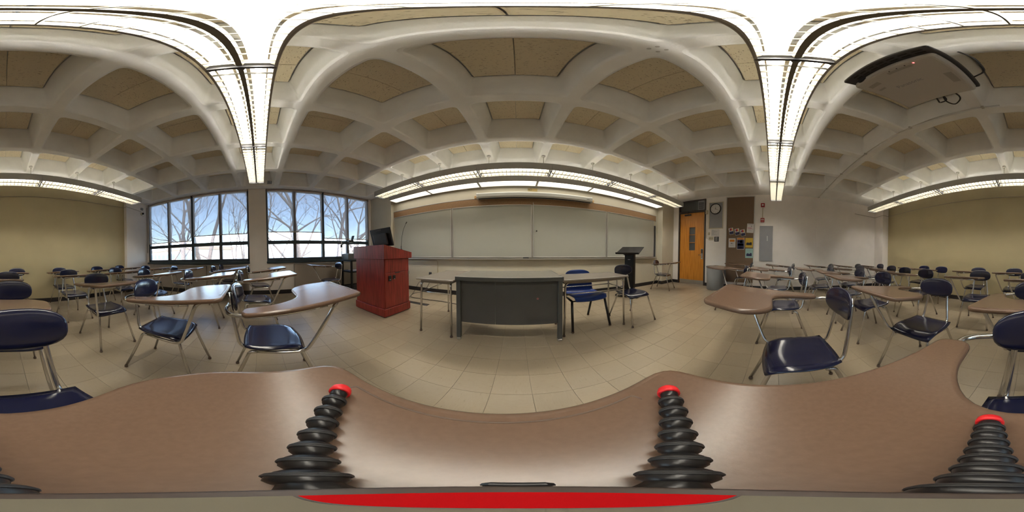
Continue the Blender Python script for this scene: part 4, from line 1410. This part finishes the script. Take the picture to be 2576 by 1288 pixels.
seat_me = seat_mesh()
back_me = back_mesh()
TR = 0.0118
up_me, fleg_me, rleg_me, fgl_me, rgl_me = {}, {}, {}, {}, {}
for s in (-1, 1):
    up_me[s] = MB().tube(fillet([(s * 0.088, -0.268, 0.79), (s * 0.097, -0.256, 0.70), (s * 0.130, -0.200, 0.416), (s * 0.155, 0.105, 0.412)], 0.055), TR, 9).mesh('back_upright', M_chrome)
    fleg_me[s] = MB().tube(fillet([(s * 0.158, 0.085, 0.412), (s * 0.16, 0.155, 0.412), (s * 0.212, 0.275, 0.02)], 0.05), TR, 9).mesh('leg', M_chrome)
    rleg_me[s] = MB().tube(fillet([(s * 0.150, -0.10, 0.390), (s * 0.155, -0.145, 0.392), (s * 0.212, -0.275, 0.02)], 0.04), TR, 9).mesh('leg', M_chrome)
    fgl_me[s] = MB().lathe([(0.011, 0), (0.0155, 0.003), (0.0155, 0.014), (0.0125, 0.024)], 10, (s * 0.212, 0.275, 0)).mesh('glide', M_glide)
    rgl_me[s] = MB().lathe([(0.011, 0), (0.0155, 0.003), (0.0155, 0.014), (0.0125, 0.024)], 10, (s * 0.212, -0.275, 0)).mesh('glide', M_glide)
cross_me = [MB().tube([(-0.152, y_, 0.393), (0.152, y_, 0.393)], 0.010, 8).mesh('seat_brace', M_chrome) for y_ in (-0.105, 0.10)]
arm_me = MB().tube(fillet([(0.06, -0.276, 0.705), (0.20, -0.272, 0.708), (0.288, -0.225, 0.708), (0.288, -0.08, 0.704), (0.288, 0.28, 0.739)], 0.075), TR, 9).mesh('arm_tube', M_chrome)
sup_me = MB().tube(fillet([(0.152, -0.10, 0.394), (0.180, 0.06, 0.394), (0.190, 0.185, 0.396), (0.300, 0.335, 0.757), (0.22, 0.40, 0.757), (-0.06, 0.40, 0.757)], 0.05), TR, 9).mesh('tablet_support', M_chrome)
clip_me = MB().rbox(-0.018, 0.018, -0.012, 0.012, -0.012, 0.012, 0.003, 1).mesh('tablet_clip', M_steel)
rivet_me = MB().lathe([(0.007, 0), (0.006, 0.003), (0.003, 0.004)], 8, axis='y').mesh('rivet', M_steel)


def chair(label, x, y, deg=0, tablet=True, group=None):
    t = thing('tablet_arm_chair' if tablet else 'student_chair', label, 'chair', (x, y, 0), R(deg), group)
    inst('seat', seat_me, t)
    inst('backrest', back_me, t)
    for s in (-1, 1):
        inst('back_upright', up_me[s], t)
        l1 = inst('leg', fleg_me[s], t)
        inst('glide', fgl_me[s], l1)
        l2 = inst('leg', rleg_me[s], t)
        inst('glide', rgl_me[s], l2)
    for cm in cross_me:
        inst('seat_brace', cm, t)
    if tablet:
        tb_ = inst('writing_tablet', tab_me, t)
        inst('pencil_groove', groove_me, tb_)
        inst('arm_tube', arm_me, t)
        inst('tablet_support', sup_me, t)
        for (cx, cy) in ((0.288, 0.0), (0.288, 0.22), (0.10, 0.40)):
            inst('tablet_clip', clip_me, t, (cx, cy, zt(cy) - 0.037))
    return t


COLS = [
    ('in the line along the windows', [(-3.35, -0.02, 2), (-3.42, -0.80, 3), (-3.40, -1.78, 3), (-3.25, -2.58, -2), (-3.05, -3.385, 0)]),
    ('in the line behind the podium', [(-2.23, -0.055, 0), (-2.28, -0.86, 5), (-2.23, -1.73, 2), (-2.21, -2.54, 0), (-2.25, -3.35, -2)]),
    ('in the line between the podium and the tripod', [(-1.10, 0.064, 0), (-1.11, -0.715, 4.5), (-1.11, -1.58, -5), (-1.15, -2.58, 0), (-1.25, -3.35, 2)]),
    ('in the line door-side of the tripod', [(0.87, -0.155, 1), (0.82, -1.08, 2), (0.78, -2.37, 4), (1.13, -3.34, 0)]),
    ('in the second line door-side of the tripod', [(1.90, -0.128, 0), (1.71, -1.16, 0), (1.75, -2.17, -1), (2.11, -3.34, 0)]),
    ('in the line facing the blue chair', []),
    ('in the third line door-side of the tripod', [(2.39, -1.19, -2), (2.40, -2.31, 0), (2.66, -3.35, 0)]),
    ('in the line running back from the black lectern', [(2.91, 0.70, 0), (2.96, -0.08, 0), (3.11, -0.93, 0), (3.25, -1.72, 2), (3.10, -2.55, 0)]),
    ('in the line against the door wall', [(4.28, 0.78, 0), (4.25, -0.31, 0), (4.25, -1.36, 0), (4.28, -2.25, 0), (4.17, -3.02, 0)]),
]
for nm, lst in COLS:
    for k, (x, y, d) in enumerate(lst):
        chair('navy tablet-arm chair, %s from the whiteboards %s' % (ORD[k], nm), x, y, d, True, 'navy tablet-arm chairs')
OWNX, OWNY, OWND = -0.073, -0.345, 5
chair('navy tablet-arm chair with the small tripod standing on its tablet', OWNX, OWNY, OWND, True, 'navy tablet-arm chairs')
chair('navy tablet-arm chair directly behind the chair with the tripod', -0.055, -1.17, 0, True, 'navy tablet-arm chairs')
chair('navy tablet-arm chair, second behind the chair with the tripod', -0.05, -2.28, 0, True, 'navy tablet-arm chairs')
chair('navy tablet-arm chair at the tan wall, window-side of two in line with the tripod', -0.26, -3.27, 0, True, 'navy tablet-arm chairs')
chair('navy tablet-arm chair at the tan wall, door-side of two in line with the tripod', 0.31, -3.25, 0, True, 'navy tablet-arm chairs')
chair('navy tablet-arm chair squeezed between the heater casing and its neighbour', -3.96, -0.76, 0, True, 'navy tablet-arm chairs')
chair('navy tablet-arm chair facing the tan wall beside the equipment cart', -3.50, 1.58, 180, True, 'navy tablet-arm chairs')
chair('navy tablet-arm chair standing askew between the lectern and the door', 3.647, 2.90, 196.7, True, 'navy tablet-arm chairs')
chair('navy student chair without a tablet standing beside the lectern', 1.57, 1.83, 180, False)

# ------------------------------------------------------------------ little bendy tripod on the tablet under the camera
t = thing('mini_tripod', 'small bendy tripod with black ball segments and red feet on the tablet', 'tripod', (0, 0, 0.786))
seg_me = MB().lathe([(0.004, -0.0115), (0.008, -0.010), (0.0112, -0.006), (0.0124, 0), (0.0112, 0.006), (0.008, 0.010), (0.004, 0.0115)], 18).mesh('leg_segment', M_black)
ring_pts = [(0.0126 + 0.0012 * math.cos(a), 0.0028 * math.sin(a)) for a in [2 * PI * k / 8 for k in range(9)]]
ring_me = MB().lathe([(r_, z_ - 0.001) for r_, z_ in ring_pts], 20).mesh('grip_ring', mat('grip_rubber', (0.03, 0.03, 0.032), 0.6))
foot_me = MB().lathe([(0.003, -0.0125), (0.0085, -0.011), (0.0122, -0.007), (0.0135, -0.001), (0.0132, 0.003), (0.0112, 0.0035)], 18).mesh('foot', M_redrub)
# azimuth of foot and of hub end, radius of foot and of the last ball, number of balls, height gained
LEGS = [(-63.5, -80, 0.188, 0.044, 8, 0.010), (54.5, 62, 0.184, 0.044, 8, 0.012), (166.8, 166.5, 0.152, 0.030, 9, 0.026)]
T0 = Vector((0, 0, 0.786))
for a0, a1, rf, re_, n, gain in LEGS:
    pts = []
    for k in range(n):
        f = k / (n - 1)
        rr_ = rf * (1 - f) + re_ * f
        aa = R(a0 + (a1 - a0) * f)
        x, y = rr_ * math.sin(aa), rr_ * math.cos(aa)
        ca, sa = math.cos(R(OWND)), math.sin(R(OWND))
        yl = -(x - OWNX) * sa + (y - OWNY) * ca
        pts.append(Vector((x, y, zt(yl) + 0.0142 + gain * f ** 1.5)))
    for k, p in enumerate(pts):
        d = (pts[min(k + 1, n - 1)] - pts[max(k - 1, 0)]).normalized()
        q = d.to_track_quat('Z', 'Y').to_euler()
        if k == 0:
            o1 = inst('foot', foot_me, t, p - T0, q)
            inst('leg_segment', seg_me, t, p + d * 0.004 - T0, q, (0.84, 0.84, 1))
        else:
            o1 = inst('leg_segment', seg_me, t, p - T0, q)
            inst('grip_ring', ring_me, o1)
    e0 = pts[-1] - T0
    MB().tube([e0, Vector((e0.x * 0.3, e0.y * 0.3, 0.030))], 0.008, 10).build('leg_root', M_black, t)
MB().lathe([(0.012, 0.012), (0.024, 0.018), (0.027, 0.030), (0.0255, 0.046), (0.022, 0.050), (0.0, 0.0501)], 28).build('hub', M_black, t)
MB().lathe([(0.0245, 0.0503), (0.0245, 0.0545), (0.0225, 0.056), (0.0, 0.0561)], 28).build('clip_plate', mat('clip_brown', (0.07, 0.052, 0.045), 0.5), t)
m = MB()
half = [(0.0172 * math.cos(a), 0.0172 * math.sin(a)) for a in [PI * k / 16 for k in range(17)]]
m.prism(half, 0.0563, 0.0600, 'z')
m.build('red_release_plate', mat('red_plate', (0.40, 0.004, 0.006), 0.9, spec=0.1), t)
MB().rbox(-0.007, 0.007, 0.0238, 0.0285, 0.046, 0.0555, 0.0015, 1).build('release_tab', M_black, t)
m = MB()
m.prism([(x, -y - 0.0006) for x, y in half][::-1], 0.0563, 0.0588, 'z')
m.build('rubber_pad', mat('pad_olive', (0.085, 0.07, 0.035), 0.5), t)
